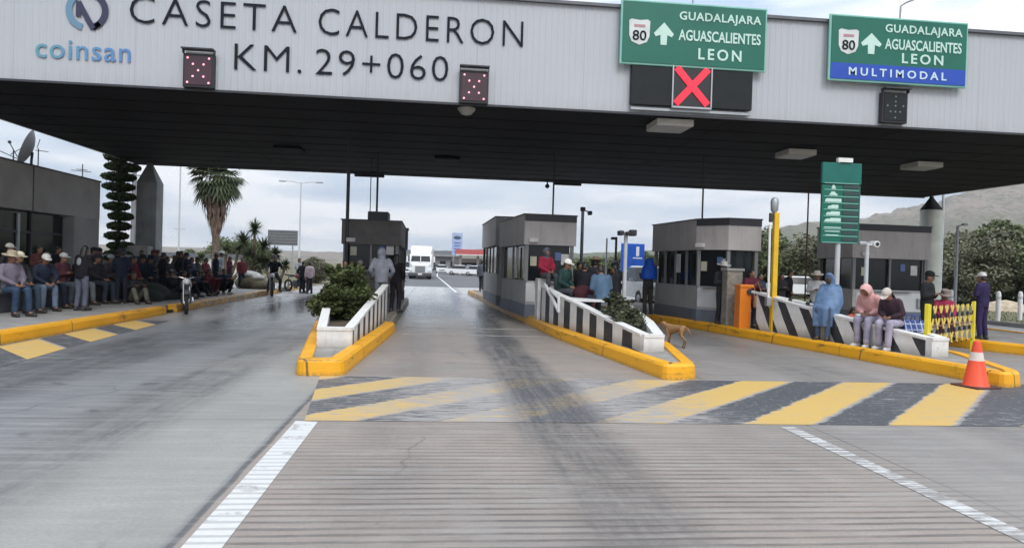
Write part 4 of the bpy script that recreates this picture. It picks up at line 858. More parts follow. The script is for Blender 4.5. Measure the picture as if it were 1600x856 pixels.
# ------------------------------------------------------------------ distant structures
t = thing('low_white_wall', 'long low white building with dark eaves past the crowd', 'wall', (-19.5, 56, 0))
MB().box((0, 0, .75), (9.6, .6, 1.6)).build('wall', m_offwhite, t); mb = MB(); mb.loft([[(-4.95, -.5, 1.55), (4.95, -.5, 1.55), (4.95, .5, 1.55), (-4.95, .5, 1.55)], [(-4.8, -.1, 1.85), (4.8, -.1, 1.85), (4.8, .1, 1.85), (-4.8, .1, 1.85)]]); mb.build('roof', m_cap, t)
t = thing('billboard', 'grey back of a billboard standing on two thin legs', 'billboard', (-15, 70, 0))
MB().bbox((0, 0, 3.65), (2.8, .14, 1.45), .02).build('panel', mat('billboard_grey', (.16, .165, .17), .6), t)
for x in (-1.2, .95): MB().tube([(x, 0, 0), (x, 0, 3.0)], .07).build('leg', m_steel, t)
mb = MB()
for k in range(5): mb.box((0, -.08, 3.1+k*.28), (2.76, .03, .04))
mb.build('batten', m_dark, t)
t = thing('street_lamp', 'tall street lamp with two short arms near billboard', 'street lamp', (-11.5, 60, 0))
MB().tube([(0, 0, 0), (0, 0, 8)], [.09, .05]).build('pole', m_pole, t)
for s in (-1, 1):
    a = MB().tube([(0, 0, 7.9), (s*.7, 0, 8.05), (s*1.3, 0, 8.05)], .035, 6).build('arm', m_pole, t); MB().bbox((s*1.5, 0, 8.04), (.55, .22, .12), .04).build('lamp_head', m_steel, a)
t = thing('lamp_pole', 'very thin pale pole with a small crosspiece left of the palm', 'pole', (-21.1, 60, 0))
MB().tube([(0, 0, 0), (0, 0, 9.5)], [.09, .06]).build('pole', m_pole, t); MB().box((0, 0, 3.8), (.9, .08, .08)).build('crosspiece', m_pole, t)
t = thing('utility_pole', 'grey utility pole with insulators and transformer near column', 'utility pole', (-18.5, 45, 0))
MB().tube([(0, 0, 0), (0, 0, 10)], [.17, .12]).build('pole', mat('utility_concrete', (.20, .20, .21), .8), t)
mb = MB()
for z, a in ((8.6, .9), (6.4, .5), (5.2, .7)): mb.box((.2, 0, z), (a*1.4, .1, .1))
mb.build('crossarm', m_steel, t); mb = MB(); mb.lathe([(.02, 0), (.2, .02), (.22, .55), (.1, .62)], 12, (.62, -.1, 2.35)); mb.build('transformer', m_dark, t)
mb = MB()
for x, z in ((.5, 5.3), (.7, 6.5), (.8, 3.9), (.55, 3.4), (.9, 3.4), (.9, 8.7), (-.4, 8.7)): mb.ell((x, -.05, z), (.07, .07, .12), 1)
mb.build('insulator', m_dark, t)
t = thing('blue_road_sign', 'blue service sign with white marks beyond the camera posts', 'road sign', (10.1, 36, 0))
MB().bbox((0, 0, 2.15), (1.25, .08, 1.6), .02).build('panel', mat('service_blue', (.015, .10, .50), .4), t); mb = MB(); mb.box((.25, -.05, 2.55), (.16, .02, .5)); mb.box((.25, -.052, 2.2), (.5, .02, .06)); mb.box((0, -.05, 1.5), (1.0, .02, .08)); mb.build('white_mark', m_white, t)
for x in (-.5, .5): MB().tube([(x, .06, 0), (x, .06, 2.6)], .04).build('post', m_steel, t)
# filling station far down the highway
t = thing('filling_station', 'distant filling station with long red canopy', 'filling station', (6, 113, 0))
MB().bbox((0.2, 0, 3.55), (7.0, 6, .85), .05).build('canopy', mat('station_red', (.46, .10, .10), .5), t); mb = MB(); mb.box((0.2, -3.03, 3.1), (7.0, .05, .12)); mb.build('canopy_trim', m_white, t)
for x in (-2.5, .3, 3): MB().box((x, 0, 1.6), (.4, .4, 3.2)).build('post', m_offwhite, t)
sh = MB().box((1.2, 6, 1.3), (9, 4, 2.6)).build('shop', mat('shop_beige', (.34, .29, .26), .7), t); MB().box((1.2, 3.98, 1.2), (7, .05, 1.4)).build('window', m_glass, sh)
for x in (-1.1, 1.7): MB().bbox((x, 0, .8), (.7, .9, 1.6), .05).build('pump', m_white, t)
t = thing('station_totem', 'tall blue and white totem sign beside the red canopy', 'sign', (3.1, 120, 0))
MB().bbox((0, 0, 5.0), (1.75, .35, 3.9), .06).build('panel', mat('totem_pale', (.34, .42, .62), .5), t); mb = MB(); mb.ell((0, -.17, 6.1), (.68, .06, .32)); mb.build('emblem', mat('totem_emblem', (.045, .08, .14), .4), t, smooth=True)
mb = MB()
for k in range(4): mb.box((0, -.18, 5.2-k*.5), (1.1, .05, .2))
mb.build('price_row', mat('totem_blue', (.10, .17, .42), .5), t)
for x in (-.6, .6): MB().box((x, 0, 1.5), (.2, .2, 3.0)).build('leg', m_steel, t)
t = thing('roadside_building', 'long flat grey roadside building behind the white truck', 'building', (-5, 165, 0))
MB().box((0, 0, 1.7), (20, 8, 3.4)).build('wall', mat('far_grey', (.22, .22, .23), .8), t); MB().box((0, -.5, 3.5), (21, 9.4, .5)).build('roof', m_grey, t); mb = MB()
for k in range(8): mb.box((-8.4+k*2.4, -4.03, 1.6), (1.3, .06, 1.3))
mb.build('window', m_glass, t)
t = thing('footbridge', 'low grey footbridge across the distant highway', 'footbridge', (2, 190, 0))
MB().box((0, 0, 4.6), (34, 2.4, .9)).build('deck', mat('far_deck', (.17, .18, .20), .8), t)
for x in (-9.5, 12.5): MB().box((x, 0, 2.1), (.9, 1.2, 4.2)).build('pier', mat('far_grey', (.22, .22, .23), .8), t)
for k, (x, y, lab) in enumerate(((20.3, 26, 'short white marker post next to the red seated figure'), (22.35, 26, 'short white marker post standing alone on the grass'), (24.2, 27, 'short white marker post farther along the grass verge'))):
    t = thing('marker_post', lab, 'post', (x, y, -.05), group='white marker posts on the verge'); mb = MB(); mb.lathe([(.09, 0), (.09, 1.1), (.06, 1.2), (.02, 1.22)], 12); mb.build('post', m_white, t, smooth=True); mb = MB(); mb.lathe([(.094, .9), (.094, 1.0)], 12); mb.build('band', m_pole, t)
t = tag(MB().lathe([(1.5, 0), (1.2, .25), (.6, .5), (.05, .62)], 18).build('sand_heap', mat('sand', (.42, .34, .24), .95, var=.25, scale=4, bump=.8, bscale=12), smooth=True), 'pale heap of sand on the grass verge', 'sand heap'); t.location = (30.5, 35, -.06)

# ------------------------------------------------------------------ vehicles
m_carwhite = mat('car_white', (.78, .79, .80), .25, var=.03); m_tyre = mat('tyre', (.02, .02, .021), .85, var=.1); m_rimm = mat('wheel_rim', (.40, .41, .42), .35, .7); m_chrome = mat('chrome', (.5, .5, .52), .2, .9, var=0); m_lens = mat('headlight', (.7, .72, .74), .15, var=0)
def wheel(t, x, y, r, w_):
    mb = MB(); ring = lambda rr, xx: [(x+xx, y+rr*math.cos(2*PI*k/20), r+rr*math.sin(2*PI*k/20)) for k in range(20)]
    mb.loft([ring(r*.6, -w_/2), ring(r*.93, -w_/2), ring(r, -w_/2+.03), ring(r, w_/2-.03), ring(r*.93, w_/2), ring(r*.6, w_/2)]); wl = mb.build('wheel', m_tyre, t)
    mb = MB(); mb.loft([ring(r*.15, -w_/2-.01), ring(r*.62, -w_/2+.005), ring(r*.62, w_/2-.005), ring(r*.15, w_/2+.01)]); mb.build('rim', m_rimm, wl)
def car(x, y, rz, label, m, L_=4.3, W=1.75, pick=False, group='white vehicles down the highway'):
    """front looks along local -Y"""
    t = thing('parked_car', label, 'car', (x, y, 0), rz, group); h = L_/2
    prof = [(-h, .32), (-h+.02, .62), (-h+.25, .78), (-h+1.05, .92), (h-.75, .95), (h-.05, .90), (h, .5), (h-.05, .30)]
    if pick: prof = [(-h, .38), (-h+.02, .80), (-h+.2, 1.0), (-h+1.2, 1.08), (h-.03, 1.05), (h, .45), (h-.05, .38)]
    mb = MB(); mb.loft([[(sx*W/2*k, py, pz) for py, pz in prof] for sx, k in ((-1, .97), (-1, 1.0), (1, 1.0), (1, .97))] if False else [[(xx, py, pz) for py, pz in prof] for xx in (-W/2, -W/2+.06, W/2-.06, W/2)]); mb.build('body', m, t)
    c0, c1 = (-h+1.0, h-.7) if not pick else (-h+1.15, -h+2.9); zc = 1.42 if not pick else 1.72; zb = .93 if not pick else 1.06
    def rect(y0, y1, w2, z): return [(-w2, y0, z), (w2, y0, z), (w2, y1, z), (-w2, y1, z)]
    mb = MB(); mb.loft([rect(c0, c1, W/2-.07, zb), rect(c0+.62, c1-.42, W/2-.25, zc)]); mb.build('glasshouse', m_glass, t)
    mb = MB(); mb.loft([rect(c0+.56, c1-.37, W/2-.23, zc-.03), rect(c0+.75, c1-.55, W/2-.32, zc+.05)]); mb.build('roof', m, t)
    for sx in (-1, 1):
        mb = MB(); mb.bbox((sx*(W/2-.28), -h+.04, .70 if not pick else .84), (.36, .12, .15), .03); mb.build('headlight', m_lens, t)
        mb = MB(); mb.bbox((sx*(W/2+.06), c0+.35, zb+.08), (.16, .1, .12), .03); mb.build('mirror', m, t)
        for yy in (-h+.8, h-.8): wheel(t, sx*(W/2-.1), yy, .32 if not pick else .37, .2)
    MB().bbox((0, -h+.0, .62 if not pick else .76), (W*.5, .08, .14), .02).build('grille', m_black, t); MB().bbox((0, -h-.02, .42), (W*.96, .14, .18), .03).build('bumper', m if not pick else m_chrome, t); MB().box((0, -h-.10, .44), (.4, .02, .11)).build('number_plate', m_offwhite, t)
    return t
def truck(x, y, label):
    t = thing('semi_truck', label, 'truck', (x, y, 0)); W = 2.3
    def rr(y, w_, z0, z1, r=.12): return [(-w_/2, y, z0), (w_/2, y, z0), (w_/2, y, z1-r), (w_/2-r, y, z1), (-w_/2+r, y, z1), (-w_/2, y, z1-r)]
    mb = MB(); mb.loft([rr(0, 1.55, .62, 1.40), rr(.08, 1.72, .6, 1.56), rr(1.5, 2.05, .6, 1.72)]); mb.build('hood', m_carwhite, t)
    mb = MB(); mb.loft([rr(1.45, 2.15, .6, 1.74), rr(1.75, 2.2, .6, 2.35), rr(2.0, W, .6, 2.55), rr(4.2, W, .6, 2.6)]); mb.build('cab', m_carwhite, t)
    mb = MB(); mb.loft([rr(1.95, 1.9, 2.36, 2.62, .1), rr(2.3, 2.15, 2.36, 3.12, .2), rr(4.2, W, 2.36, 3.4, .15)]); mb.build('roof_fairing', m_carwhite, t)
    mb = MB(); mb.quad((-.98, 1.43, 1.78), (.98, 1.43, 1.78), (.92, 1.75, 2.32), (-.92, 1.75, 2.32)); mb.loft([[(-.98, 1.45, 1.78), (.98, 1.45, 1.78), (.92, 1.73, 2.32), (-.92, 1.73, 2.32)], [(-.98, 1.40, 1.80), (.98, 1.40, 1.80), (.92, 1.68, 2.34), (-.92, 1.68, 2.34)]]); mb.build('windscreen', m_glass, t)
    MB().box((0, 1.40, 2.05), (.05, .3, .56), rx=R(-30)).build('windscreen_post', m_carwhite, t)
    MB().bbox((0, -.02, 1.02), (1.0, .08, .62), .03).build('grille', mat('truck_grille', (.28, .29, .30), .35, .6), t); MB().bbox((0, -.18, .48), (2.3, .3, .36), .06).build('bumper', mat('truck_bumper', (.10, .10, .11), .4, .4), t)
    for s in (-1, 1):
        mb = MB(); mb.loft([rr(.05, .42, .62, 1.05, .1), rr(1.4, .44, .62, 1.2, .14)]); f = mb.build('fender', m_carwhite, t); f.data.transform(Matrix.Translation((s*.93, 0, 0)))
        MB().bbox((s*.92, 0.02, .88), (.34, .1, .26), .03).build('headlight', m_lens, t); MB().bbox((s*1.38, 1.7, 2.0), (.16, .16, .6), .04).build('mirror', m_carwhite, t)
        wheel(t, s*.95, .85, .5, .3)
        for yy in (5.0, 6.3): wheel(t, s*.85, yy, .5, .5)
    MB().box((0, 5.4, .75), (.9, 3.4, .25)).build('chassis', m_dark, t)
    MB().bbox((0, 11.2, 2.2), (2.4, 12, 2.5), .05).build('trailer', m_offwhite, t)
    MB().box((0, -.35, .5), (.4, .02, .16)).build('number_plate', m_white, t)
truck(-1.80, 71.2, 'white bonneted semi truck driving up the centre lane')
car(-4.0, 88, .03, 'white van half hidden beside the semi truck', m_carwhite, 4.9, 1.9, True)
car(.6, 118, 0, 'white car just right of the semi truck, far away', m_carwhite)
car(3.4, 104, 1.4, 'white car parked before the filling station, closest to its totem', m_carwhite)
car(5.6, 100, 1.5, 'white car parked under the middle of the red canopy', m_carwhite)
car(8.0, 97, 1.2, 'white car parked nearest the rear toll booth edge', m_carwhite)
car(9.35, 31.5, .12, 'white pickup waiting in the lane behind the crowd', m_carwhite, 5.0, 1.85, True)
car(5.55, 30.5, -.1, 'white car standing behind the people beside the middle booth', m_carwhite, 4.3, 1.75)
car(24.6, 46, 1.5, 'white car far behind the yellow post, before the trees', m_carwhite)
car(-.9, 140, 1.5, 'dark car crossing far behind the semi truck', mat('car_dark', (.05, .055, .06), .3))

def motorcycle(x, y, z, rz, label, m):
    t = thing('motorcycle', label, 'motorcycle', (x, y, z), rz, 'motorcycles at the kerb')
    for yy, nm in ((-.66, 'front'), (.62, 'rear')):
        mb = MB(); ring = lambda a, r_: (math.cos(a)*r_, math.sin(a)*r_)
        rings = []
        for k in range(20):
            a = 2*PI*k/20; cy_, cz_ = yy+.26*math.cos(a), .31+.26*math.sin(a); rings.append([(.05*math.cos(b), cy_+.05*math.sin(b)*math.cos(a), cz_+.05*math.sin(b)*math.sin(a)) for b in [2*PI*q/8 for q in range(8)]])
        rings.append(rings[0]); mb.loft(rings, cap=False); wl = mb.build('wheel', m_tyre, t, smooth=True)
        mb = MB(); mb.tube([(-.06, yy, .31), (.06, yy, .31)], .06)
        for k in range(6): a = PI*k/3; mb.tube([(0, yy, .31), (0, yy+.22*math.cos(a), .31+.22*math.sin(a))], .012, 5)
        mb.build('rim', m_rimm, wl)
    mb = MB(); mb.ell((0, -.12, .78), (.15, .27, .14)); mb.build('fuel_tank', m, t, smooth=True); mb = MB(); mb.loft([[(-.12, .1, .76), (.12, .1, .76), (.12, .1, .84), (-.12, .1, .84)], [(-.14, .45, .76), (.14, .45, .76), (.14, .45, .84), (-.14, .45, .84)], [(-.1, .8, .80), (.1, .8, .80), (.1, .8, .87), (-.1, .8, .87)]]); mb.build('seat', m_black, t)
    mb = MB(); mb.bbox((0, 0, .42), (.26, .4, .32), .05); mb.tube([(0, .62, .31), (0, .1, .5), (0, -.3, .8)], .03); mb.tube([(0, .2, .76), (0, .62, .72), (0, .62, .31)], .02); mb.build('engine', m_dark, t)
    mb = MB()
    for s in (-1, 1): mb.tube([(s*.07, -.66, .31), (s*.08, -.40, .95)], .022)
    mb.build('fork', m_chrome, t); MB().tube([(-.36, -.26, 1.02), (-.18, -.36, 1.02), (0, -.40, .96), (.18, -.36, 1.02), (.36, -.26, 1.02)], .016).build('handlebar', m_chrome, t)
    mb = MB(); mb.ell((0, -.52, .90), (.09, .08, .09)); hl = mb.build('headlight', m_lens, t, smooth=True)
    for s in (-1, 1):
        mb = MB(); mb.tube([(s*.3, -.3, 1.0), (s*.36, -.3, 1.16)], .008, 5); mb.ell((s*.37, -.31, 1.2), (.06, .015, .04), 1); mb.build('mirror', m_dark, t)
    mb = MB(); mb.tube([(.14, 0, .3), (.18, .4, .3), (.18, .85, .36)], [.03, .04, .05]); mb.build('exhaust', m_chrome, t)
    mb = MB(); mb.loft([[(-.06, -.9, .58), (.06, -.9, .58), (.06, -.9, .6), (-.06, -.9, .6)], [(-.07, -.6, .66), (.07, -.6, .66), (.07, -.6, .68), (-.07, -.6, .68)]]); mb.build('mudguard', m, t)
    return t
motorcycle(-7.05, 20.7, 0, .35, 'parked motorcycle with pale headlight alone at the kerb gap', mat('moto_grey', (.12, .12, .13), .3))
motorcycle(-7.05, 31.0, 0, .25, 'dark motorcycle ridden by the person in black', mat('moto_black', (.025, .02, .02), .3))
motorcycle(-6.9, 35.6, 0, .9, 'motorcycle under the grey shirted rider near yellow kerb', mat('moto_red', (.16, .03, .03), .3))
# ------------------------------------------------------------------ vegetation
def leaf_mat(name, a, b, sc=3.):
    m, nt, bb = nodemat(name); t = NT(nt); g = nt.nodes.new('ShaderNodeNewGeometry'); f = g.outputs['Random Per Island']
    c = t.mix(f, a, b); c = t.mix(t.ramp(t.noise(sc, 4), .35, .65, 0, .55), c, tuple(x*.55 for x in a)); t.l.new(c, bb.inputs['Base Color']); bb.inputs['Roughness'].default_value = .6; bb.inputs['Specular IOR Level'].default_value = .25; return m
m_leaf = leaf_mat('bush_leaf', (.035, .055, .018), (.115, .135, .045), 9.); m_leaf2 = leaf_mat('dusty_leaf', (.055, .065, .035), (.13, .14, .085)); m_tree = leaf_mat('mesquite_leaf', (.095, .12, .055), (.19, .215, .105), .35)
m_tree2 = leaf_mat('olive_leaf', (.12, .125, .075), (.24, .23, .15), .35); m_top = leaf_mat('topiary_leaf', (.028, .050, .020), (.085, .12, .045)); m_palm = leaf_mat('palm_leaf', (.035, .055, .025), (.10, .12, .06)); m_bark = mat('bark', (.12, .09, .065), .9, var=.3, scale=6, bump=.6, bscale=18)
m_dead = leaf_mat('dead_frond', (.13, .085, .065), (.26, .18, .14))
def leaves(P, size, flat=.5, asp=1.7):
    """one small quad per point, turned at random; returns a mesh builder"""
    n = len(P); P = np.asarray(P); u = rng.normal(size=(n, 3)); u[:, 2] *= flat; u /= np.linalg.norm(u, axis=1)[:, None]; v = np.cross(u, rng.normal(size=(n, 3))); v /= np.linalg.norm(v, axis=1)[:, None]
    s = size*rng.uniform(.6, 1.3, (n, 1)); u = u*s*asp/2; v = v*s/2; V = np.stack([P-u, P-v*.9, P+u, P+v*.9], 1).reshape(-1, 3)
    mb = MB(); mb.v = [tuple(p) for p in V]; mb.f = [[4*i, 4*i+1, 4*i+2, 4*i+3] for i in range(n)]; mb.m = [0]*n; return mb
def cloud(n, c, r, clumps, cr=.35, shell=.55):
    """leaf points gathered in clumps spread over an ellipsoid"""
    out = []
    for _ in range(clumps):
        d = rng.normal(size=3); d /= np.linalg.norm(d); k = rng.uniform(shell, 1.0)**.6; cc = np.array(c)+d*np.array(r)*k; q = rng.uniform(.6, 1.25)*cr
        p = rng.normal(size=(n//clumps, 3)); p /= np.linalg.norm(p, axis=1)[:, None]; p *= (rng.uniform(0, 1, (len(p), 1))**.45)*q; p[:, 2] *= .8; out.append(cc+p)
    return np.concatenate(out)
def stems(mb, base, tips, r=.02):
    for tp in tips: mid = [(base[i]+tp[i])/2+rng.uniform(-.06, .06) for i in range(3)]; mb.tube([base, mid, tp], [r, r*.7, r*.35], 5)
t = thing('shrub', 'dense dark green bush bulging over the white planter', 'shrub', (-1.86, 14.6, .42))
P = np.concatenate([cloud(7500, (0, 0, .46), (.44, 1.0, .42), 54, .20, .2), cloud(2200, (-.30, -.5, .30), (.26, .4, .24), 16, .16), cloud(1800, (.02, .2, .86), (.30, .55, .16), 14, .15), cloud(500, (0, 0, 1.0), (.4, .9, .12), 26, .06)])
leaves(P, .058).build('foliage', m_leaf, t, fix=False); mb = MB(); stems(mb, (0, 0, -.02), [(x, y, .5) for x, y in ((-.3, -.6), (.2, -.3), (0, .5), (.3, .4), (-.2, .2), (0, -.7))]); mb.build('stem', m_bark, t)
t = thing('shrub', 'small dusty green shrub growing in the long striped planter', 'shrub', (3.62, 13.6, .40))
P = np.concatenate([cloud(3000, (0, 0, .28), (.34, .8, .26), 40, .14, .3), cloud(700, (-.05, .1, .58), (.3, .6, .12), 24, .07, .3)])
leaves(P, .05).build('foliage', m_leaf2, t, fix=False); mb = MB(); stems(mb, (0, 0, -.02), [(rng.uniform(-.35, .35), rng.uniform(-.7, .7), rng.uniform(.3, .55)) for _ in range(14)], .014); mb.build('stem', m_bark, t)
# spiral topiary
t = thing('topiary_cypress', 'tall dark topiary cypress clipped into stacked discs', 'topiary', (-12.2, 28.4, 1.3)); pts = []
for k in range(10):
    z = .62+k*.375; rr = (.46, .40, .40, .42, .44, .48, .54, .58, .60, .46)[k]; n = int(2600*rr*rr)+260; a = rng.uniform(0, 6.28, n); q = np.sqrt(rng.uniform(.1, 1, n))*rr; h = .115*np.sqrt(np.clip(1-(q/rr)**2, 0, 1))+.02
    side = .10*math.cos(k*2.4); sg = np.where(rng.uniform(0, 1, n) < .5, 1, -1)
    n = int(4200*rr*rr)+500; d_ = rng.normal(size=(n, 3)); d_ /= np.linalg.norm(d_, axis=1)[:, None]; d_ *= rng.uniform(.82, 1.06, (n, 1)); pts.append(d_*np.array((rr, rr, .155))+np.array((side, 0, z)))
n = 1500; d_ = rng.normal(size=(n, 3)); d_ /= np.linalg.norm(d_, axis=1)[:, None]; d_[:, 2] = np.abs(d_[:, 2]); pts.append(d_*np.array((.72, .72, .42))+np.array((.12, 0, .08)))
leaves(np.concatenate(pts), .075, 1).build('foliage', m_top, t, fix=False); MB().tube([(0, 0, -.1), (0, 0, 4.2)], [.09, .04]).build('trunk', m_bark, t)
# fan palm
t = thing('palm_tree', 'fan palm with a thick brown skirt of dead fronds', 'palm tree', (-12.15, 40, 0)); MB().tube([(0, 0, 0), (.03, 0, 2), (-.02, 0, 4.2), (0, 0, 6.0)], [.24, .19, .20, .22], 10).build('trunk', m_bark, t, smooth=True)
def fan(mb, o, d, L_, w_, droop, n=11):
    """palm frond: stalk and a pleated fan of blades"""
    o = Vector(o); d = Vector(d).normalized(); side = d.cross(Vector((0, 0, 1))); side = side.normalized() if side.length > .1 else Vector((1, 0, 0)); up = side.cross(d)
    tip = o+d*L_*.45+Vector((0, 0, -droop*.15)); mb.tube([o, tip], .015, 4)
    for k in range(n):
        a = (k/(n-1)-.5)*2.5; dd = d*math.cos(a)+side*math.sin(a); e = tip+dd*L_*.58+Vector((0, 0, -droop*(.25+.15*rng.uniform()))); m_ = tip+dd*L_*.34+up*.03; pw = (d*-math.sin(a)+side*math.cos(a))*w_
        mb.add([tip, m_-pw+up*.02, e, m_+pw], [(0, 1, 2, 3)])
mb = MB()
for k in range(64):
    a = rng.uniform(0, 6.28); el_ = rng.uniform(-.85, 1.2); fan(mb, (0, 0, 5.95+rng.uniform(-.2, .25)), (math.cos(a)*math.cos(el_), math.sin(a)*math.cos(el_), math.sin(el_)), rng.uniform(1.35, 1.75), .075, max(.3, .75-el_*.3))
mb.build('crown', m_palm, t, fix=False); mb = MB()
for k in range(330):
    z = rng.uniform(3.55, 5.9); a = rng.uniform(0, 6.28); q = (.20+.50*min(1, (z-3.5)/1.3)**.8)*rng.uniform(.7, 1.1); L_ = rng.uniform(.6, 1.1); ca, sa = math.cos(a), math.sin(a); w_ = .09
    mb.add([(q*.5*ca, q*.5*sa, z+.15), (q*ca-w_*sa, q*sa+w_*ca, z-.3*L_), ((q*.85)*ca, (q*.85)*sa, z-L_), (q*ca+w_*sa, q*sa-w_*ca, z-.35*L_)], [(0, 1, 2, 3)])
mb.build('dead_frond_skirt', m_dead, t, fix=False)
# yuccas
def yucca(x, y, label, stemsd, m=m_palm):
    t = thing('yucca_tree', label, 'yucca', (x, y, 0), group='yuccas beyond the crowd'); tr = MB(); cr = MB()
    for dx, dy, h, r_ in stemsd:
        tr.tube([(dx*.3, dy*.3, 0), (dx*.8, dy*.8, h*.55), (dx, dy, h)], [.14, .10, .08], 7)
        for k in range(150):
            d = rng.normal(size=3); d[2] = d[2]*.8+.15; d /= np.linalg.norm(d); o = np.array((dx, dy, h)); e = o+d*r_*rng.uniform(.8, 1.15); s = np.cross(d, (0, 0, 1)); s = s/(np.linalg.norm(s)+1e-6)*.075; cr.add([tuple(o-s), tuple(e), tuple(o+s)], [(0, 1, 2)])
    tr.build('trunk', m_bark, t); cr.build('crown', m, t, fix=False)
yucca(-12.1, 48, 'tall branching yucca right of the palm trunk', [(0, 0, 3.5, .85), (-.75, .2, 2.7, .85), (.6, .1, 2.4, .8), (-.3, -.3, 1.8, .8), (.5, -.4, 1.4, .8)])
yucca(-14.2, 49, 'low clump of yucca stems just behind the palm', [(0, 0, 2.1, .6), (-.8, .2, 1.9, .6), (.8, .1, 2.2, .55), (1.4, -.3, 1.5, .6), (-1.6, 0, 1.5, .6)], m_tree)
yucca(-10.6, 47.5, 'bushy yucca growing beside the billboard legs', [(0, 0, 1.9, .7), (-.7, .2, 1.3, .6), (.6, .1, 1.2, .55)])
# trees
def crown_mesh(name, n, R_, H_, z0, clumps, size):
    P = cloud(n, (0, 0, z0+H_/2), (R_, R_, H_/2), clumps, R_*.30, .35); return leaves(P, size, .8).tomesh(name)
def tree_proto(k, n, R_, H_, z0):
    me = crown_mesh('crown', n, R_, H_, z0, 90, .145); tr = MB(); tr.tube([(0, 0, 0), (.06, .03, z0*.7), (.1, 0, z0+.3)], [.17, .13, .10], 8)
    for q in range(7): a = q*.9+k; tr.tube([(.05, .02, z0*.5), (R_*.3*math.cos(a), R_*.3*math.sin(a), z0+H_*.25), (R_*.7*math.cos(a), R_*.7*math.sin(a), z0+H_*(.35+.1*(q % 3)))], [.08, .05, .02], 5)
    return me, tr.tomesh('trunk')
PROT = [tree_proto(0, 15000, 2.6, 4.0, .15), tree_proto(1, 14500, 2.3, 4.5, .2), tree_proto(2, 14500, 3.0, 3.5, .1)]
TREE_LABEL = {}
def tree(x, y, s, k, label, m=m_tree, sz=1.0, group='trees along the verge'):
    t = thing('mesquite_tree', label, 'tree', (x, y, -.06), rng.uniform(0, 6.28), group); t.scale = (s, s, s*sz)
    for me, nm, mm in ((PROT[k][0], 'crown', m), (PROT[k][1], 'trunk', m_bark)):
        o = bpy.data.objects.new(nm, me); C.objects.link(o); o.parent = t
        if not len(me.materials): me.materials.append(mm)
        if mm != me.materials[0]: o.material_slots[0].link = 'OBJECT'; o.material_slots[0].material = mm
    return t
TL = 'green verge tree in the unbroken row behind the booths and boom'
row = [(19.5, 52, .95, 0), (22.6, 50, .95, 1), (25.6, 52, 1.0, 2), (28.8, 50, 1.05, 0), (32.2, 51, 1.1, 1), (35.6, 49, 1.15, 2), (38.5, 47, 1.2, 0), (42, 48, 1.25, 1), (30.2, 44, .85, 2), (34.2, 42, .95, 0), (37.4, 39.5, 1.0, 1), (41.5, 41, 1.15, 2), (45.5, 45, 1.3, 0), (16.2, 56, .85, 1), (13.6, 61, .8, 2)]
for i, (x, y, s, k) in enumerate(row): tree(x, y, s*(1.10 if x > 27 else 1.05), k, TL, m_tree if i % 3 else m_tree2, .95 if i < 13 else .8)
TL2 = 'distant tree in the low line seen between the two middle booths'
for i, (x, y, s, k) in enumerate([(7.8, 72, .75, 0), (10.6, 74, .85, 1), (13.4, 70, .9, 2), (16.5, 72, .9, 0), (19.2, 69, .95, 1), (11.8, 66, .6, 2), (22.5, 73, 1.0, 0)]): tree(x, y, s, k, TL2, m_tree if i % 2 else m_tree2, .75, 'trees between the middle booths')
TL3 = 'far grey green tree behind the verge trees at the hill foot'
for i in range(16): x = 30+i*5.2+rng.uniform(-1.5, 1.5); y = 78+rng.uniform(-6, 10); tree(x, y, rng.uniform(1.1, 1.7), i % 3, TL3, m_tree if i % 2 else m_tree2, .9, 'trees at the foot of the hill')
tree(-17.0, 63, 1.0, 0, 'round dark tree rising behind the low white building', m_tree, .8, 'trees beyond the crowd'); tree(-21.0, 64, .75, 2, 'low dark tree at the far end of the white building', m_tree, .8, 'trees beyond the crowd')
tree(-8.7, 52, .5, 1, 'small tree behind the two standing pedestrians', m_tree2, .8, 'trees beyond the crowd'); tree(-10.2, 62, .4, 0, 'small bushy tree close to the street lamp', m_tree, .8, 'trees beyond the crowd')
# grass verge
n = 15000; px = rng.uniform(20.9, 48, n); py = rng.uniform(12, 60, n); px -= .018*(py+14)*.6
V = []; F = []
for i in range(n):
    h = rng.uniform(.05, .16); a = rng.uniform(0, 6.28); dx, dy = math.cos(a)*.03, math.sin(a)*.03; b = len(V); V += [(px[i]-dx, py[i]-dy, -.06), (px[i]+dx, py[i]+dy, -.06), (px[i]+rng.uniform(-.06, .06), py[i]+rng.uniform(-.06, .06), -.06+h)]; F.append((b, b+1, b+2))
me = bpy.data.meshes.new('verge_grass'); me.from_pydata(V, [], F); g = link('verge_grass', me, leaf_mat('grass_blade', (.07, .09, .03), (.16, .16, .06), .4)); tag(g, 'short patchy grass growing on the verge past the kerb', 'grass', kind='stuff')
sheet('verge', [(20.3, -14), (60, -14), (60, 62), (19.3, 62)], -.03, mat('verge_soil', (.12, .115, .055), .95, var=.3, scale=.6, bump=.4, bscale=10))

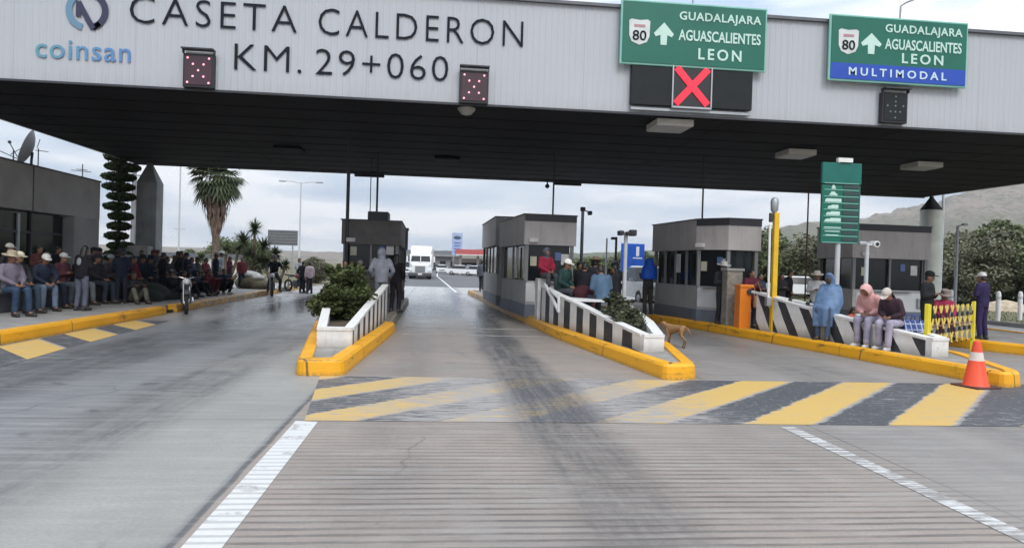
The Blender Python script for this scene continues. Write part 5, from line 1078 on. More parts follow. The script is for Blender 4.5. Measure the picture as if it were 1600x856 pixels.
# ------------------------------------------------------------------ people
SK = (.24, .125, .078)
def cloth(c, rough=.85): return mat('cloth_%02x%02x%02x' % tuple(int(min(1, x)*255) for x in c), c, rough, var=.22, scale=7, spec=.2, bump=.8, bscale=13)
m_shoe = mat('shoe_leather', (.03, .027, .025), .5); m_shoe_white = mat('shoe_white', (.55, .55, .55), .6); m_hair = mat('hair_black', (.012, .010, .009), .5, var=.2, scale=40)
def ering(c, ax, ay, rx, ry, n=14): return [Vector(c)+ax*(rx*math.cos(2*PI*k/n))+ay*(ry*math.sin(2*PI*k/n)) for k in range(n)]
def person(label, x, y, z, rz, pose='stand', arms='down', h=1.68, top=(.03, .03, .04), legs=(.03, .035, .06), hat=None, hatc=(.5, .45, .35), hair='short', lean=0., seat=.45, skin=SK, nod=.15, stout=1.0, shoes=None, poncho=None, group=None, skirt=None, emblem=None, vox=.019):
    s = h/1.70
    t = thing('person', label, 'person', (x, y, z), R(rz), group); t.scale = (s, s, s); X_ = Vector((1, 0, 0))
    low = pose in ('sit', 'ride'); st = seat/s
    hz = {'stand': .90, 'walk': .89, 'sit': st+.10, 'ride': .92, 'crouch': .22, 'ground': .14}[pose]
    Pv = Vector((0, 0, hz+.03)); a = R(lean); d = Vector((0, -math.sin(a), math.cos(a))); fw = Vector((0, -math.cos(a), -math.sin(a)))
    chest = Pv+d*.36; sh = Pv+d*.47; neck = Pv+d*.52; hd = R(lean*.6)+nod; dh = Vector((0, -math.sin(hd), math.cos(hd))); fh = Vector((0, -math.cos(hd), -math.sin(hd)))
    head = neck+dh*.145+fh*.02; J = {}
    for sg in (-1, 1):
        S_ = sh+X_*sg*.175*stout; hip = Pv+X_*sg*.09+Vector((0, 0, -.04))
        if pose == 'stand': kn, an = Vector((sg*.105, -.02, .48)), Vector((sg*.12, .03, .085)); to = an+Vector((sg*.03, -.16, -.05))
        elif pose == 'walk': kn, an = Vector((sg*.09, -.16*sg-.05, .49)), Vector((sg*.09, -.26*sg+.10, .10+(.08 if sg < 0 else 0))); to = an+Vector((sg*.02, -.15, -.05+(-.03 if sg < 0 else 0)))
        elif pose == 'sit': kn = Vector((sg*.12, -.43, hz-.0)); an = Vector((sg*.12, -.42-.05*sg, .085)); to = an+Vector((sg*.03, -.16, -.05))
        elif pose == 'ride': kn = Vector((sg*.22, -.32, .70)); an = Vector((sg*.24, -.02, .30)); to = an+Vector((sg*.03, -.16, -.05))
        elif pose == 'crouch': kn = Vector((sg*.16, -.40, .52)); an = Vector((sg*.13, -.22, .085)); to = an+Vector((sg*.03, -.16, -.05))
        else: kn = Vector((sg*.16, -.40, .42)); an = Vector((sg*.14, -.66, .07)); to = an+Vector((sg*.03, -.15, -.02))
        if arms == 'down': el = S_+X_*sg*.06+d*-.27+fw*-.03; wr = el+Vector((sg*.0, -.07, -.24))
        elif arms == 'pockets': el = S_+X_*sg*.10+d*-.26+fw*-.09; wr = el+X_*-sg*.06+fw*.17+d*-.17
        elif arms == 'fold': el = S_+X_*sg*.06+d*-.26+fw*.03; wr = el+X_*-sg*.19+fw*.15+d*.06
        elif arms == 'phone': el = S_+X_*sg*.05+d*-.26+fw*.04; wr = el+X_*-sg*.09+fw*.19+Vector((0, 0, .10))
        elif arms == 'lap': el = S_+X_*sg*.07+d*-.25+fw*.07; wr = Vector((sg*.07, -.30, hz+.12)) if low else el+fw*.2+X_*-sg*.1
        elif arms == 'knees': el = S_+X_*sg*.07+d*-.2+fw*.16; wr = kn+Vector((-sg*.04, -.02, .10))
        elif arms == 'bars': el = S_+X_*sg*.14+d*-.2+fw*.16; wr = S_+X_*sg*.16+fw*.44+d*-.25
        elif arms == 'chin': el = S_+X_*sg*.03+d*-.22+fw*.16; wr = head+fh*.10+X_*sg*.06+dh*-.12
        elif arms == 'behind': el = S_+X_*sg*.12+d*-.24+fw*-.12; wr = el+X_*-sg*.14+d*-.14+fw*-.05
        J[sg] = (S_, el, wr, hip, kn, an, to)
    # --- the body: one continuous skin surface
    mb = MB()
    def torso(mb, k, top_k=1.0, bottom=-.06, wide=1.0):
        prof = [(bottom, .150, .105), (.06, .158, .112), (.18, .148*stout, .108*stout), (.32, .172, .118), (.43, .170, .108), (.49, .125, .085), (.53, .065, .065)]
        mb.loft([ering(Pv+d*q, X_, fw, rx*wide+k, ry*wide*(1 if q > .3 else stout)+k) for q, rx, ry in prof])
    torso(mb, -.012); mb.tube([neck-d*.06, neck+dh*.08], [.062, .055], 10)
    hm = Matrix((X_, -fh, dh)).transposed(); mb.ell(head, (.074, .092, .112), 2, hm); mb.ell(head+fh*.03-dh*.055, (.058, .062, .062), 2, hm)
    mb.cap2(head+fh*.088+dh*.012, .012, head+fh*.104-dh*.022, .017, 6)
    for sg in (-1, 1):
        S_, el, wr, hip, kn, an, to = J[sg]
        mb.ell(head+X_*sg*.076-dh*.005, (.014, .024, .032), 1, hm); mb.cap2(S_-X_*sg*.03, .058, S_, .056); mb.cap2(S_, .052, el, .042); mb.cap2(el, .042, wr, .029); mb.cap2(hip, .085, kn, .058); mb.cap2(kn, .056, an, .040); mb.cap2(an, .042, to, .032)
        hd_ = (wr-el).normalized(); mb.ell(wr+hd_*.05, .040, 1)
    body = remesh(mb, vox, 2, .4); sk = MB()
    n0 = len(body.vertices); co = np.empty(n0*3); body.vertices.foreach_get('co', co); sk.v = [tuple(p) for p in co.reshape(-1, 3)]; sk.f = [list(p.vertices) for p in body.polygons]; sk.m = [0]*len(sk.f); bpy.data.meshes.remove(body)
    for sg in (-1, 1):
        S_, el, wr, *_ = J[sg]; hd_ = (wr-el).normalized(); q = hd_.cross(X_); q = q.normalized() if q.length > .1 else fw; pn = q if q.dot(fw) > 0 else -q; wide = hd_.cross(pn).normalized()
        for fi, (off, ln) in enumerate(((-.027, .062), (-.009, .074), (.009, .070), (.027, .055))): p0 = wr+hd_*.075+wide*off; sk.tube([p0, p0+hd_*ln*.5+pn*.006, p0+hd_*ln*.85+pn*ln*.35], [.010, .009, .007], 5)
        th = wr+hd_*.03-wide*sg*.034; sk.tube([th, th+hd_*.028-wide*sg*.022+pn*.01, th+hd_*.058-wide*sg*.022+pn*.022], [.012, .010, .008], 5)
    sk.cur = 1
    for sg in (-1, 1): sk.ell(head+fh*.086+X_*sg*.031+dh*.014, (.012, .007, .007), 1, hm)
    sk.ell(head+fh*.090-dh*.052, (.024, .007, .005), 1, hm)
    sk.build('body', [mat('skin_%d' % int(skin[0]*100), skin, .55, var=.08, scale=12), m_hair], t, smooth=True, fix=False)
    # --- clothes
    mb = MB(); mb.loft([ering(Pv+d*.10, X_, fw, .160*stout, .118*stout), ering(Pv, X_, fw, .165*stout, .122*stout), ering(Pv-d*.09, X_, fw, .15, .115)])
    for sg in (-1, 1):
        hip, kn, an = J[sg][3:6]; mb.cap2(hip, .098*stout**.5, kn, .074); mb.cap2(kn, .074, an+(kn-an).normalized()*.03, .064 if legs[0] < .3 else .07)
    link('trousers', remesh(mb, vox*1.15, 3), cloth(legs), t, 'all')
    if skirt:
        mb = MB(); mb.loft([ering(Pv+d*.08, X_, fw, .17, .13), ering(Pv-d*.1, X_, fw, .21, .17), ering(Vector((0, 0, .35)), X_, Vector((0, 1, 0)), .25, .22)]); mb.build('skirt', cloth(skirt), t, smooth=True)
    mb = MB(); torso(mb, .022, bottom=-.10, wide=1.0*stout**.3); mb.tube([neck-d*.05, neck+dh*.03], [.075, .068], 10)
    for sg in (-1, 1):
        S_, el, wr = J[sg][:3]; mb.cap2(S_-X_*sg*.04, .076, S_, .074); mb.cap2(S_, .070, el, .060); mb.cap2(el, .060, wr-(wr-el).normalized()*.025, .047)
    link('jacket', remesh(mb, vox*1.1, 3), cloth(top), t, 'all')
    sm = m_shoe_white if shoes == 'white' else m_shoe
    for sg in (-1, 1):
        an, to = J[sg][5:7]; dr = (to-an); dr.z = 0; dr = dr.normalized() if dr.length > .01 else Vector((0, -1, 0)); mb = MB(); b_ = Vector((an.x, an.y, max(an.z-.045, .03)))
        mb.cap2(b_-dr*.04, .052, b_+dr*.165-Vector((0, 0, .004)), .048, 8); mb.cap2(b_-dr*.02, .05, b_+Vector((0, 0, .07)), .056, 8); mb.build('shoe', sm, t, smooth=True)
    if emblem:
        back = -fw; mb = MB(); c_ = Pv+d*.34+back*.150; mb.ell(c_, (.07, .012, .10), 2, Matrix((X_, -fw, d)).transposed()); mb.build('back_print', mat('back_print', emblem, .8), t)
    # --- head wear and hair
    def hp(dx, dy, dz): return head+X_*dx-fh*dy+dh*dz     # dy>0 is towards the back of the head
    if hat != 'hood' and not poncho:
        mb = MB(); mb.ell(hp(0, .018, .022), (.083, .094, .106), 2, hm); mb.ell(hp(0, .045, -.03), (.074, .062, .075), 2, hm)
        if hair == 'long': mb.loft([ering(hp(0, .05, .02), X_, fh, .085, .06), ering(hp(0, .075, -.12), X_, fh, .085, .045), ering(hp(0, .095, -.26), X_, fh, .07, .03)])
        mb.build('hair', m_hair, t, smooth=True)
    if hat in ('cap', 'straw', 'beanie', 'bucket'):
        mb = MB(); n = 18
        def hr(r_, zz, ry=None): return [hp(r_*math.cos(2*PI*k/n), (ry or r_*1.15)*math.sin(2*PI*k/n)+.012, zz) for k in range(n)]
        if hat == 'cap': mb.loft([hr(.092, .035), hr(.094, .07), hr(.08, .115), hr(.04, .145), hr(.006, .15)]); mb.loft([[hp(.08*math.cos(PI*k/8), -.075-.12*math.sin(PI*k/8), .045+dz) for k in range(9)] for dz in (0, .012)])
        elif hat == 'beanie': mb.loft([hr(.092, .015), hr(.097, .05), hr(.088, .10), hr(.05, .14), hr(.006, .15)])
        else:
            w_ = .185 if hat == 'straw' else .14; mb.loft([hr(w_, .058 if hat == 'straw' else .02), hr(w_*.98, .07 if hat == 'straw' else .03), hr(.095, .058), hr(.088, .15), hr(.05, .165), hr(.005, .158)])
        mb.build('hat', cloth(hatc), t, smooth=True)
    elif hat == 'hood':
        mb = MB(); n = 18; rings = []
        for q, rx, rz_ in ((-.095, .086, .110), (-.06, .108, .135), (.02, .118, .142), (.08, .10, .12), (.12, .05, .07)): rings.append([hp(rx*math.cos(2*PI*k/n), q, rz_*math.sin(2*PI*k/n)+.008) for k in range(n)])
        inner = [[hp(.072*math.cos(2*PI*k/n), -.05, .095*math.sin(2*PI*k/n)+.005) for k in range(n)]]
        mb.loft(inner+rings, cap=True); mb.loft([ering(neck-d*.05, X_, fw, .12, .11), ering(neck+dh*.06-fh*.02, X_, fh, .10, .11)]); mb.build('hood', cloth(hatc), t, smooth=True)
        mb = MB(); mb.ell(hp(0, -.075, 0), (.062, .035, .088), 2, hm); mb.build('face_shadow_scarf', cloth((.05, .04, .04)), t, smooth=True) if hatc == 'x' else None
    if poncho:
        mb = MB(); n = 28
        def pr(c, rx, ry, k_): return [Vector(c)+X_*((rx+k_*math.sin(7*2*PI*i/n))*math.cos(2*PI*i/n))+Vector((0, 1, 0))*((ry+k_*math.cos(5*2*PI*i/n))*math.sin(2*PI*i/n)) for i in range(n)]
        kz = hz if pose == 'sit' else .55
        rings = [pr(head+dh*.155-fh*-.0, .03, .03, 0), pr(head+dh*.11, .085, .10, 0), pr(head-dh*.01-fh*.03, .108, .115, .003), pr(neck+d*.0-fh*.02, .10, .10, .004), pr(sh+d*.0, .25, .16, .008), pr(chest-d*.1+fw*.06, .30, .23, .014), pr(Pv+d*.08+fw*.10, .31, .30, .018)]
        rings += [pr(Vector((0, -.20, hz+.02)), .29, .33, .024), pr(Vector((0, -.30, hz-.16)), .26, .24, .035), pr(Vector((0, -.37, .34)), .23, .16, .04)] if pose == 'sit' else [pr(Vector((0, -.02, .62)), .30, .24, .02)]
        mb.loft(rings); link('poncho', remesh(mb, .022, 2, .4), cloth(poncho, .45), t, 'all')
        mb = MB(); mb.ell(head+fh*.098-dh*.01, (.060, .03, .078), 2, hm); mb.build('face_opening', mat('dark_face', (.06, .04, .032), .7), t, smooth=True)
    return t
W = R
NAVY, DARK, BLACK, JEAN, PALEJEAN, GREYP = (.018, .024, .045), (.030, .030, .036), (.012, .012, .016), (.035, .058, .10), (.125, .165, .235), (.13, .14, .16)
GC = 'crowd sitting by the office building'
zs = .2; YB = -9.62
# the row on the ledge, faces to the road
def seated(x, y, label, **k): return person(label, x, y, zs, k.pop('rz', 75), 'sit', k.pop('arms', 'lap'), group=GC, seat=.47, **k)
seated(-9.18, 16.25, 'seated person in lilac grey jacket and wide straw hat', top=(.16, .14, .18), legs=JEAN, hat='straw', hatc=(.42, .36, .26), rz=60)
seated(-9.50, 17.1, 'seated person in black jacket beside the lilac jacketed one, cream cap', top=DARK, legs=(.04, .06, .09), hat='cap', hatc=(.60, .55, .42), rz=70)
seated(-9.42, 17.9, 'seated person in navy jacket with white cap and pale jeans', top=NAVY, legs=PALEJEAN, hat='cap', hatc=(.52, .51, .49), rz=50, arms='knees', lean=18)
seated(-9.70, 18.6, 'seated person in brown jacket and dark beanie behind the pale jeans', top=(.05, .04, .035), legs=NAVY, hat='beanie', hatc=(.05, .04, .04))
seated(-9.68, 19.35, 'seated person in maroon jacket with grey white cap', top=(.07, .025, .035), legs=(.05, .06, .08), hat='cap', hatc=(.50, .49, .48), arms='fold')
seated(-9.72, 20.1, 'bareheaded seated person in dark jacket just behind the standing hoodie', top=BLACK, legs=GREYP, arms='chin', lean=15)
person('standing person in dark hoodie with pale back print and grey jeans', -8.60, 18.1, zs, 165, 'stand', 'phone', 1.58, top=BLACK, legs=(.10, .11, .145), hair='long', emblem=(.22, .23, .25), lean=6, group=GC)
seated(-9.55, 20.9, 'seated person in charcoal jacket with dark cap next to bright door jamb', top=DARK, legs=(.03, .04, .06), hat='cap', hatc=(.03, .03, .04))
person('standing person in dark blue jacket seen from behind near topiary', -9.0, 21.2, zs, 200, 'stand', 'pockets', 1.52, top=NAVY, legs=(.028, .03, .045), group=GC)
seated(-9.6, 21.8, 'seated person in mauve jacket with pale grey cap', top=(.10, .085, .10), legs=DARK, hat='cap', hatc=(.36, .37, .40))
seated(-9.35, 22.6, 'seated person in bright maroon jacket before the stone planter', top=(.16, .025, .04), legs=(.03, .032, .03), lean=8)
seated(-9.60, 23.3, 'seated person in maroon and navy with long hair', top=(.10, .02, .035), legs=NAVY, hair='long')
seated(-9.58, 24.0, 'first of the dark row, seated with black hat under the column', top=NAVY, legs=BLACK, hat='straw', hatc=(.02, .02, .025))
seated(-9.62, 24.75, 'seated person in blue black jacket with navy bucket hat', top=(.02, .03, .06), legs=NAVY, hat='bucket', hatc=(.02, .025, .05), arms='fold')
seated(-9.58, 25.5, 'seated person in grey hooded jacket, hood up, in the dark row', top=(.11, .115, .14), legs=NAVY, hat='hood', hatc=(.11, .115, .14))
seated(-9.62, 26.2, 'seated person in slate jacket with long black hair', top=(.06, .07, .10), legs=BLACK, hair='long')
seated(-9.6, 26.9, 'seated person in mid grey jacket with brown straw hat', top=(.09, .09, .10), legs=NAVY, hat='straw', hatc=(.12, .08, .05))
seated(-9.58, 27.7, 'seated person in black coat with black beanie, end of the row', top=BLACK, legs=BLACK, hat='beanie', hatc=BLACK)
seated(-9.55, 28.5, 'seated person in steel blue jacket nearest the palm', top=(.07, .09, .13), legs=NAVY, arms='fold')
seated(-9.6, 29.3, 'seated person in olive jacket and cap nearest the palm', top=(.06, .06, .045), legs=DARK, hat='cap', hatc=(.06, .06, .05))
seated(-9.55, 30.2, 'seated person in dark red shirt beyond the parked motorcycle', top=(.15, .03, .04), legs=NAVY)
# people standing in front of and between the seated row
person('standing person in black coat hiding the dark row, hands in pockets', -9.15, 24.6, zs, 120, 'stand', 'pockets', 1.5, top=BLACK, legs=BLACK, group=GC)
person('standing person in navy fleece between the column and motorcycle', -9.1, 26.6, zs, 60, 'stand', 'fold', 1.5, top=NAVY, legs=BLACK, hat='cap', hatc=NAVY, group=GC)
person('person crouched low in maroon hoodie by the kerb', -8.55, 27.4, zs, 70, 'crouch', 'knees', 1.6, top=(.13, .025, .04), legs=(.10, .02, .03), group=GC)
person('person crouched low in navy with white trainers by the kerb', -8.15, 27.9, zs, 50, 'crouch', 'knees', 1.6, top=NAVY, legs=BLACK, shoes='white', group=GC)
person('standing person in pale grey shirt and white hat under the palm', -9.18, 31.0, zs, 100, 'stand', 'pockets', 1.62, top=(.36, .37, .40), legs=(.24, .24, .26), hat='straw', hatc=(.68, .66, .62), group=GC)
person('standing person in dark plum top next to the white hat', -9.25, 32.5, zs, 80, 'stand', 'fold', 1.45, top=(.07, .02, .035), legs=DARK, hair='long', group=GC)
person('standing person in red and black top right of the white hat', -8.85, 33.0, zs, 40, 'stand', 'down', 1.42, top=(.14, .03, .035), legs=NAVY, group=GC)
for q_, (x_, y_, rz_, top_, hat_, hc_, ar_, lab_) in enumerate((
    (-10.75, 17.6, 80, (.10, .085, .08), 'straw', (.40, .30, .24), 'fold', 'standing person with brown straw hat behind the white capped sitter'),
    (-10.8, 19.0, 95, DARK, 'cap', (.5, .48, .44), 'pockets', 'standing person with beige cap behind the maroon and grey white cap'),
    (-10.85, 21.4, 70, BLACK, None, None, 'fold', 'bareheaded standing person in black at the building door'),
    (-10.75, 23.6, 85, NAVY, 'beanie', (.03, .03, .04), 'pockets', 'standing person with dark beanie between door jamb and topiary'),
    (-10.7, 25.2, 75, (.05, .055, .075), 'cap', (.04, .045, .07), 'fold', 'standing person in slate coat just before the column plinth'),
    (-10.6, 16.6, 70, (.05, .06, .08), 'straw', (.5, .46, .38), 'fold', 'standing person with cream straw hat behind the black jacketed sitter'),
    (-10.7, 20.2, 60, (.09, .03, .03), None, None, 'phone', 'standing person in rust red top close to the window glass'),
    (-10.4, 22.5, 100, (.03, .035, .05), 'cap', (.02, .02, .03), 'fold', 'standing person in blue grey coat and black cap behind the mauve jacket'),
    (-10.45, 24.4, 80, (.02, .02, .03), 'bucket', (.06, .06, .07), 'pockets', 'standing person in black with grey bucket hat near the stone planter'),
    (-10.4, 26.0, 60, (.045, .045, .06), None, None, 'chin', 'bareheaded standing person in grey violet top by the plinth'),
    (-10.4, 27.0, 85, BLACK, 'cap', (.12, .03, .03), 'fold', 'standing person in black with dark red cap past the plinth'),
    (-10.3, 29.2, 75, (.06, .07, .09), 'beanie', (.02, .02, .02), 'pockets', 'standing person in steel grey with black beanie at the far end'),
    (-8.95, 25.6, 95, BLACK, None, None, 'pockets', 'bareheaded person in black standing in front of the dark row'),
    (-8.75, 28.9, 120, NAVY, 'cap', (.3, .3, .3), 'down', 'standing person in navy with light grey cap beyond the crouching pair'),
    (-10.7, 28.1, 80, BLACK, 'straw', (.10, .08, .06), 'pockets', 'standing person in black with dark straw hat past the column'))):
    person(lab_, x_, y_, zs, rz_, 'stand', ar_, 1.56, top=top_, legs=NAVY, hat=hat_, hatc=hc_ or BLACK, group=GC)
person('person crouched in black in front of the blanket and dark row', -8.7, 24.2, zs, 80, 'ground', 'knees', 1.65, top=BLACK, legs=NAVY, hat='cap', hatc=(.05, .05, .06), group=GC)
person('person sitting on the walkway in charcoal with knees drawn up', -8.75, 25.4, zs, 60, 'ground', 'knees', 1.62, top=DARK, legs=BLACK, group=GC)
person('person sitting on the walkway in navy with hood up', -8.7, 26.4, zs, 75, 'ground', 'knees', 1.62, top=NAVY, legs=BLACK, hat='hood', hatc=NAVY, group=GC)
# the reclining one under a dark blanket
person('reclining person in khaki trousers with dark blanket on the walkway', -8.75, 21.5, zs, 40, 'ground', 'knees', 1.65, top=(.035, .035, .04), legs=(.17, .16, .13), lean=-18, group=GC)
t = thing('blanket', 'large dark green blanket heaped below the maroon jacket', 'blanket', (-8.95, 23.1, .2)); mb = MB(); mb.ell((0, 0, .15), (.55, .9, .42)); mb.ell((.3, .7, .05), (.4, .7, .28)); mb.ell((.25, -.6, .05), (.35, .5, .3)); o_ = link('cloth', remesh(mb, .05, 4), cloth((.022, .03, .027)), t, 'all')
t = thing('canvas_bundle', 'olive canvas bundle with a white sheet on top', 'bundle', (-8.6, 33.6, .2)); mb = MB(); mb.ell((0, 0, .25), (.7, .8, .45)); mb.ell((.6, -.3, .12), (.6, .6, .3)); link('canvas', remesh(mb, .06, 4), cloth((.12, .105, .065)), t, 'all'); mb = MB(); mb.ell((-.1, 0, .62), (.55, .62, .2)); mb.ell((.3, -.1, .5), (.4, .5, .18)); link('white_sheet', remesh(mb, .05, 3), cloth((.5, .48, .45)), t, 'all')
# riders and the pair on the road
person('motorcycle rider in black jacket and cap, facing the camera', -7.0, 31.15, -.02, 20, 'ride', 'bars', 1.72, top=BLACK, legs=(.05, .05, .06), hat='cap', hatc=(.10, .10, .10))
person('motorcycle rider in grey shirt farther back than the black one', -6.85, 35.75, -.02, 52, 'ride', 'bars', 1.66, top=(.30, .31, .34), legs=(.05, .05, .07))
person('pedestrian in black standing on the road beside the white top', -6.45, 34.6, 0, 150, 'stand', 'pockets', 1.52, top=BLACK, legs=BLACK)
person('pedestrian in white and pink top standing on the road', -6.05, 34.2, 0, 215, 'stand', 'down', 1.5, top=(.55, .44, .46), legs=(.04, .04, .05))
# island 1
person('tall person in grey hoodie, hood up, turned away behind the bush', -1.50, 19.0, zs, 190, 'stand', 'pockets', 1.74, top=(.235, .245, .285), legs=(.13, .145, .17), hat='hood', hatc=(.235, .245, .285), stout=1.12)
person('person in black jacket and trousers right of the grey hoodie', -1.16, 19.9, zs, 160, 'stand', 'pockets', 1.62, top=BLACK, legs=(.02, .015, .018), hair='long')
person('person in black with bowed head behind the bush, against the dark booth', -2.46, 19.0, zs, 20, 'stand', 'fold', 1.42, top=BLACK, legs=BLACK)
person('person with grey cap barely showing above the bush', -2.02, 18.6, zs, 10, 'stand', 'fold', 1.40, top=(.05, .05, .05), legs=BLACK, hat='cap', hatc=(.14, .13, .12))
# island 2
G2 = 'people on the middle island'
person('small person in red sitting high on the pillar before the booth window', 2.76, 18.0, .85, 20, 'sit', 'lap', 1.45, top=(.26, .02, .045), legs=(.07, .07, .08), hat='hood', hatc=(.10, .11, .15), seat=.45, group=G2)
person('seated person in dark green jacket with white cap', 3.05, 17.2, .2, 45, 'sit', 'lap', 1.66, top=(.022, .055, .05), legs=(.06, .065, .075), hat='cap', hatc=(.72, .70, .66), seat=.72, lean=12, group=G2)
person('person in black between the green jacket and denim jacket, head down', 3.50, 17.0, .2, 140, 'sit', 'phone', 1.64, top=BLACK, legs=(.06, .02, .03), seat=.68, lean=14, group=G2)
person('person seen from behind in blue denim jacket on the striped planter', 3.78, 15.9, .2, 195, 'sit', 'phone', 1.66, top=(.075, .125, .19), legs=(.05, .06, .08), seat=.62, lean=10, nod=.3, hair='short', stout=1.15, group=G2)
person('person in black with brown straw hat behind the denim jacket', 4.15, 18.4, .2, 150, 'stand', 'fold', 1.66, top=DARK, legs=BLACK, hat='straw', hatc=(.22, .17, .10), group=G2)
person('person in black with white trim standing right of the denim jacket', 4.50, 17.6, .2, 240, 'stand', 'phone', 1.5, top=(.02, .02, .024), legs=BLACK, hair='long', group=G2)
person('person in dark charcoal standing behind the three camera post', 4.92, 19.2, .2, 160, 'stand', 'pockets', 1.56, top=(.025, .022, .026), legs=BLACK, hat='beanie', hatc=(.02, .02, .02), group=G2)
person('person in black leaning in beside the striped planter, bareheaded', 3.95, 19.6, .2, 30, 'stand', 'fold', 1.55, top=(.016, .018, .02), legs=BLACK, group=G2)
t = thing('blanket', 'dark maroon blanket bundle on the striped planter', 'blanket', (3.46, 16.55, .88)); mb = MB(); mb.ell((0, 0, .12), (.26, .32, .2)); mb.ell((.2, .1, .1), (.2, .25, .15)); link('cloth', remesh(mb, .03, 3), cloth((.06, .018, .024)), t, 'all')
person('person in black jacket squeezed behind the green jacket', 3.35, 18.2, .2, 60, 'stand', 'fold', 1.50, top=BLACK, legs=BLACK, hair='long', group=G2)
person('person in dark grey hood right behind the black heads', 4.45, 19.6, .2, 200, 'stand', 'pockets', 1.62, top=(.04, .042, .05), legs=BLACK, hat='hood', hatc=(.04, .042, .05), group=G2)
person('person in dark green coat farther behind, beside the lens post', 5.2, 20.6, .2, 120, 'stand', 'fold', 1.62, top=(.02, .03, .026), legs=BLACK, hat='cap', hatc=(.2, .2, .2), group=G2)
person('distant person walking away along the rear island edge', 2.32, 37.4, .2, 170, 'walk', 'down', 1.66, top=(.10, .11, .14), legs=(.035, .035, .045))
# island 3
G3 = 'people around the striped barrier wall'
tp = person('standing person with a bright blue tarp over head and shoulders', 6.50, 21.3, .2, 200, 'stand', 'phone', 1.72, top=(.05, .05, .05), legs=(.055, .05, .045), hat='hood', hatc=(.02, .14, .62), group=G3)
mb = MB(); hh = 1.72/1.7
mb.loft([[(rx*math.cos(2*PI*k/16)*1.0, .02+ry*math.sin(2*PI*k/16), z) for k in range(16)] for z, rx, ry in ((1.76, .04, .05), (1.72, .12, .14), (1.55, .155, .17), (1.44, .24, .19), (1.25, .29, .22), (1.10, .28, .23))]); link('tarp', remesh(mb, .03, 3), cloth((.015, .11, .60), .4), tp, 'all')
person('person with pale hat half hidden behind the stone pillar', 7.52, 18.0, .2, 10, 'stand', 'fold', 1.64, top=DARK, legs=DARK, hat='straw', hatc=(.45, .44, .42), group=G3)
person('person in maroon sweater with white print behind the boom', 7.92, 17.15, .2, 10, 'stand', 'phone', 1.48, top=(.10, .018, .035), legs=(.04, .04, .055), hair='long', group=G3)
person('person in dark plum jacket between pillar and maroon sweater', 7.78, 17.75, .2, 330, 'stand', 'pockets', 1.42, top=(.05, .018, .028), legs=BLACK, group=G3)
person('person in slate blue jacket right of the maroon sweater', 8.25, 17.4, .2, 20, 'stand', 'fold', 1.40, top=(.04, .05, .075), legs=(.03, .035, .05), group=G3)
t = thing('shoulder_bag', 'tan shoulder bag hanging before the maroon sweater', 'bag', (7.98, 16.85, .72)); MB().bbox((0, 0, .16), (.26, .12, .30), .04).build('bag_body', mat('tan_leather', (.36, .19, .09), .6), t); MB().tube([(-.11, 0, .3), (-.08, .06, .56), (.02, .1, .66), (.11, 0, .3)], .012, 6).build('strap', mat('tan_leather', (.36, .19, .09)), t)
person('person in black beyond the yellow post, turned sideways', 10.40, 20.0, .2, 60, 'stand', 'pockets', 1.52, top=BLACK, legs=BLACK, group=G3)
person('person in dark coat right behind the yellow post', 9.85, 19.4, .2, 10, 'stand', 'fold', 1.42, top=(.025, .025, .03), legs=BLACK, group=G3)
person('person in white shirt, dark vest and pale straw hat behind the poncho', 9.42, 16.7, .2, 330, 'stand', 'fold', 1.46, top=(.42, .42, .42), legs=(.04, .04, .05), hat='straw', hatc=(.52, .46, .40), group=G3)
person('person wrapped in light blue hooded poncho sitting on the wall', 8.40, 14.35, .2, 312, 'sit', 'lap', 1.56, top=(.09, .15, .26), legs=(.07, .10, .16), poncho=(.115, .185, .31), seat=.60, nod=.25, group=G3)
person('small child in coral red top sitting behind the wall', 9.15, 14.9, .25, 40, 'ground', 'knees', 1.22, top=(.38, .10, .07), legs=(.10, .03, .03), hair='long', lean=14, group=G3)
person('person in pink hooded jacket and lilac trousers sitting on the wall', 8.68, 13.25, .2, 300, 'sit', 'lap', 1.60, top=(.56, .30, .29), legs=(.33, .31, .40), hat='hood', hatc=(.62, .36, .34), seat=.46, lean=24, nod=.45, shoes='white', group=G3)
person('person in dark plum jacket and white cap sitting beside the pink hood', 8.82, 12.75, .2, 296, 'sit', 'lap', 1.54, top=(.055, .032, .045), legs=(.36, .33, .42), hat='cap', hatc=(.62, .55, .50), hair='long', seat=.44, lean=26, nod=.5, shoes='white', group=G3)
person('standing person in black jacket and black cap left of the lattice', 11.35, 15.3, .0, 30, 'stand', 'fold', 1.74, top=(.018, .02, .022), legs=(.025, .025, .03), hat='cap', hatc=BLACK, group=G3)
person('person in crimson jacket and hat sitting behind the lattice', 11.95, 15.6, .2, 340, 'sit', 'knees', 1.58, top=(.33, .035, .085), legs=(.10, .02, .04), hat='bucket', hatc=(.26, .20, .19), seat=.30, lean=16, group=G3)
person('standing person in navy purple suit and white cap beyond the lattice', 12.75, 15.3, .2, 200, 'stand', 'fold', 1.55, top=(.030, .022, .068), legs=(.035, .024, .075), hat='cap', hatc=(.60, .58, .55), group=G3)

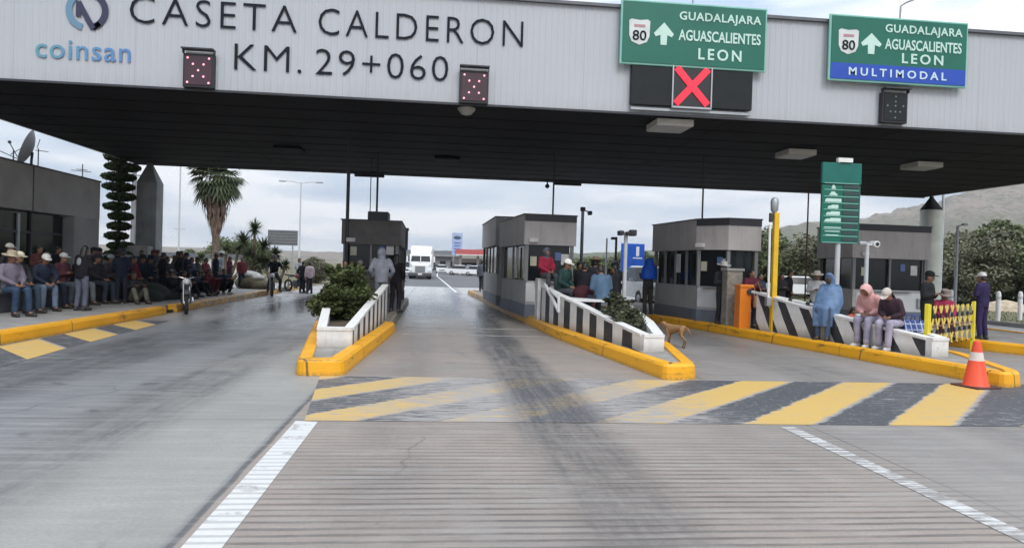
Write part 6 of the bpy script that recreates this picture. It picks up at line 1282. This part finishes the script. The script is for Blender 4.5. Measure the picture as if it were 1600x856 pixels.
# ------------------------------------------------------------------ the dog
def dog():
    t = thing('dog', 'thin tan dog standing on the lane near the striped planter', 'dog', (5.0, 14.35, 0), R(205)); t.scale = (.86, .86, .86); mb = MB()
    # faces local -Y; shoulder height .52
    mb.loft([[(rx*math.cos(2*PI*k/12), y, z+rz_*math.sin(2*PI*k/12)) for k in range(12)] for y, z, rx, rz_ in ((-.30, .46, .05, .07), (-.24, .44, .085, .115), (-.12, .42, .095, .125), (.05, .45, .08, .095), (.18, .47, .07, .075), (.27, .47, .075, .085), (.33, .46, .04, .06))])
    mb.cap2((0, -.24, .48), .075, (0, -.39, .52), .052); mb.ell((0, -.43, .54), (.055, .075, .058)); mb.cap2((0, -.47, .525), .036, (0, -.57, .48), .022)
    for s in (-1, 1):
        mb.loft([[(s*.035+a, -.39+b, .68), ] for a, b in ((0, 0),)] if False else [[(s*.03, -.41, .57), (s*.06, -.40, .56), (s*.05, -.38, .56)], [(s*.055, -.395, .635), (s*.058, -.393, .635), (s*.057, -.39, .635)]])
        g = .05*s; mb.cap2((s*.065, -.22, .40), .045, (s*.07, -.20+g, .26), .027); mb.cap2((s*.07, -.20+g, .26), .025, (s*.07, -.23+g, .05), .018); mb.cap2((s*.07, -.23+g, .03), .022, (s*.07, -.27+g, .02), .018)
        o = .10*s; mb.cap2((s*.06, .26, .44), .062, (s*.075, .18+o, .30), .04); mb.cap2((s*.075, .18+o, .30), .034, (s*.075, .34+o, .19), .02); mb.cap2((s*.075, .34+o, .19), .02, (s*.075, .30+o, .04), .017); mb.cap2((s*.075, .30+o, .03), .022, (s*.075, .26+o, .02), .018)
    mb.tube([(0, .32, .50), (0, .42, .48), (0, .50, .38), (0, .53, .30)], [.025, .02, .016, .008], 7)
    me = remesh(mb, .013, 3); m, nt, b = nodemat('dog_fur'); q = NT(nt); X, Y, Z = q.xyz(q.n.new('ShaderNodeTexCoord').outputs['Object']); c = q.mix(q.noise(9, 5), (.22, .115, .045), (.34, .20, .095)); c = q.mix(q.ramp(Z, .10, .26, .75, 0), c, (.10, .065, .04)); q.l.new(c, b.inputs['Base Color']); b.inputs['Roughness'].default_value = .9
    link('body', me, m, t, 'all')
dog()

# ------------------------------------------------------------------ the air
hz = MB().box((0, 1350, 129), (6400, 3400, 260.1)).build('haze', None)
hm = bpy.data.materials.new('haze_air'); hm.use_nodes = True; hn = hm.node_tree; hn.nodes.clear(); ho = hn.nodes.new('ShaderNodeOutputMaterial'); pv = hn.nodes.new('ShaderNodeVolumePrincipled')
pv.inputs['Density'].default_value = .00022; pv.inputs['Color'].default_value = (.93, .95, 1, 1); hn.links.new(pv.outputs[0], ho.inputs['Volume']); hz.data.materials.clear(); hz.data.materials.append(hm); hz['kind'] = 'stuff'
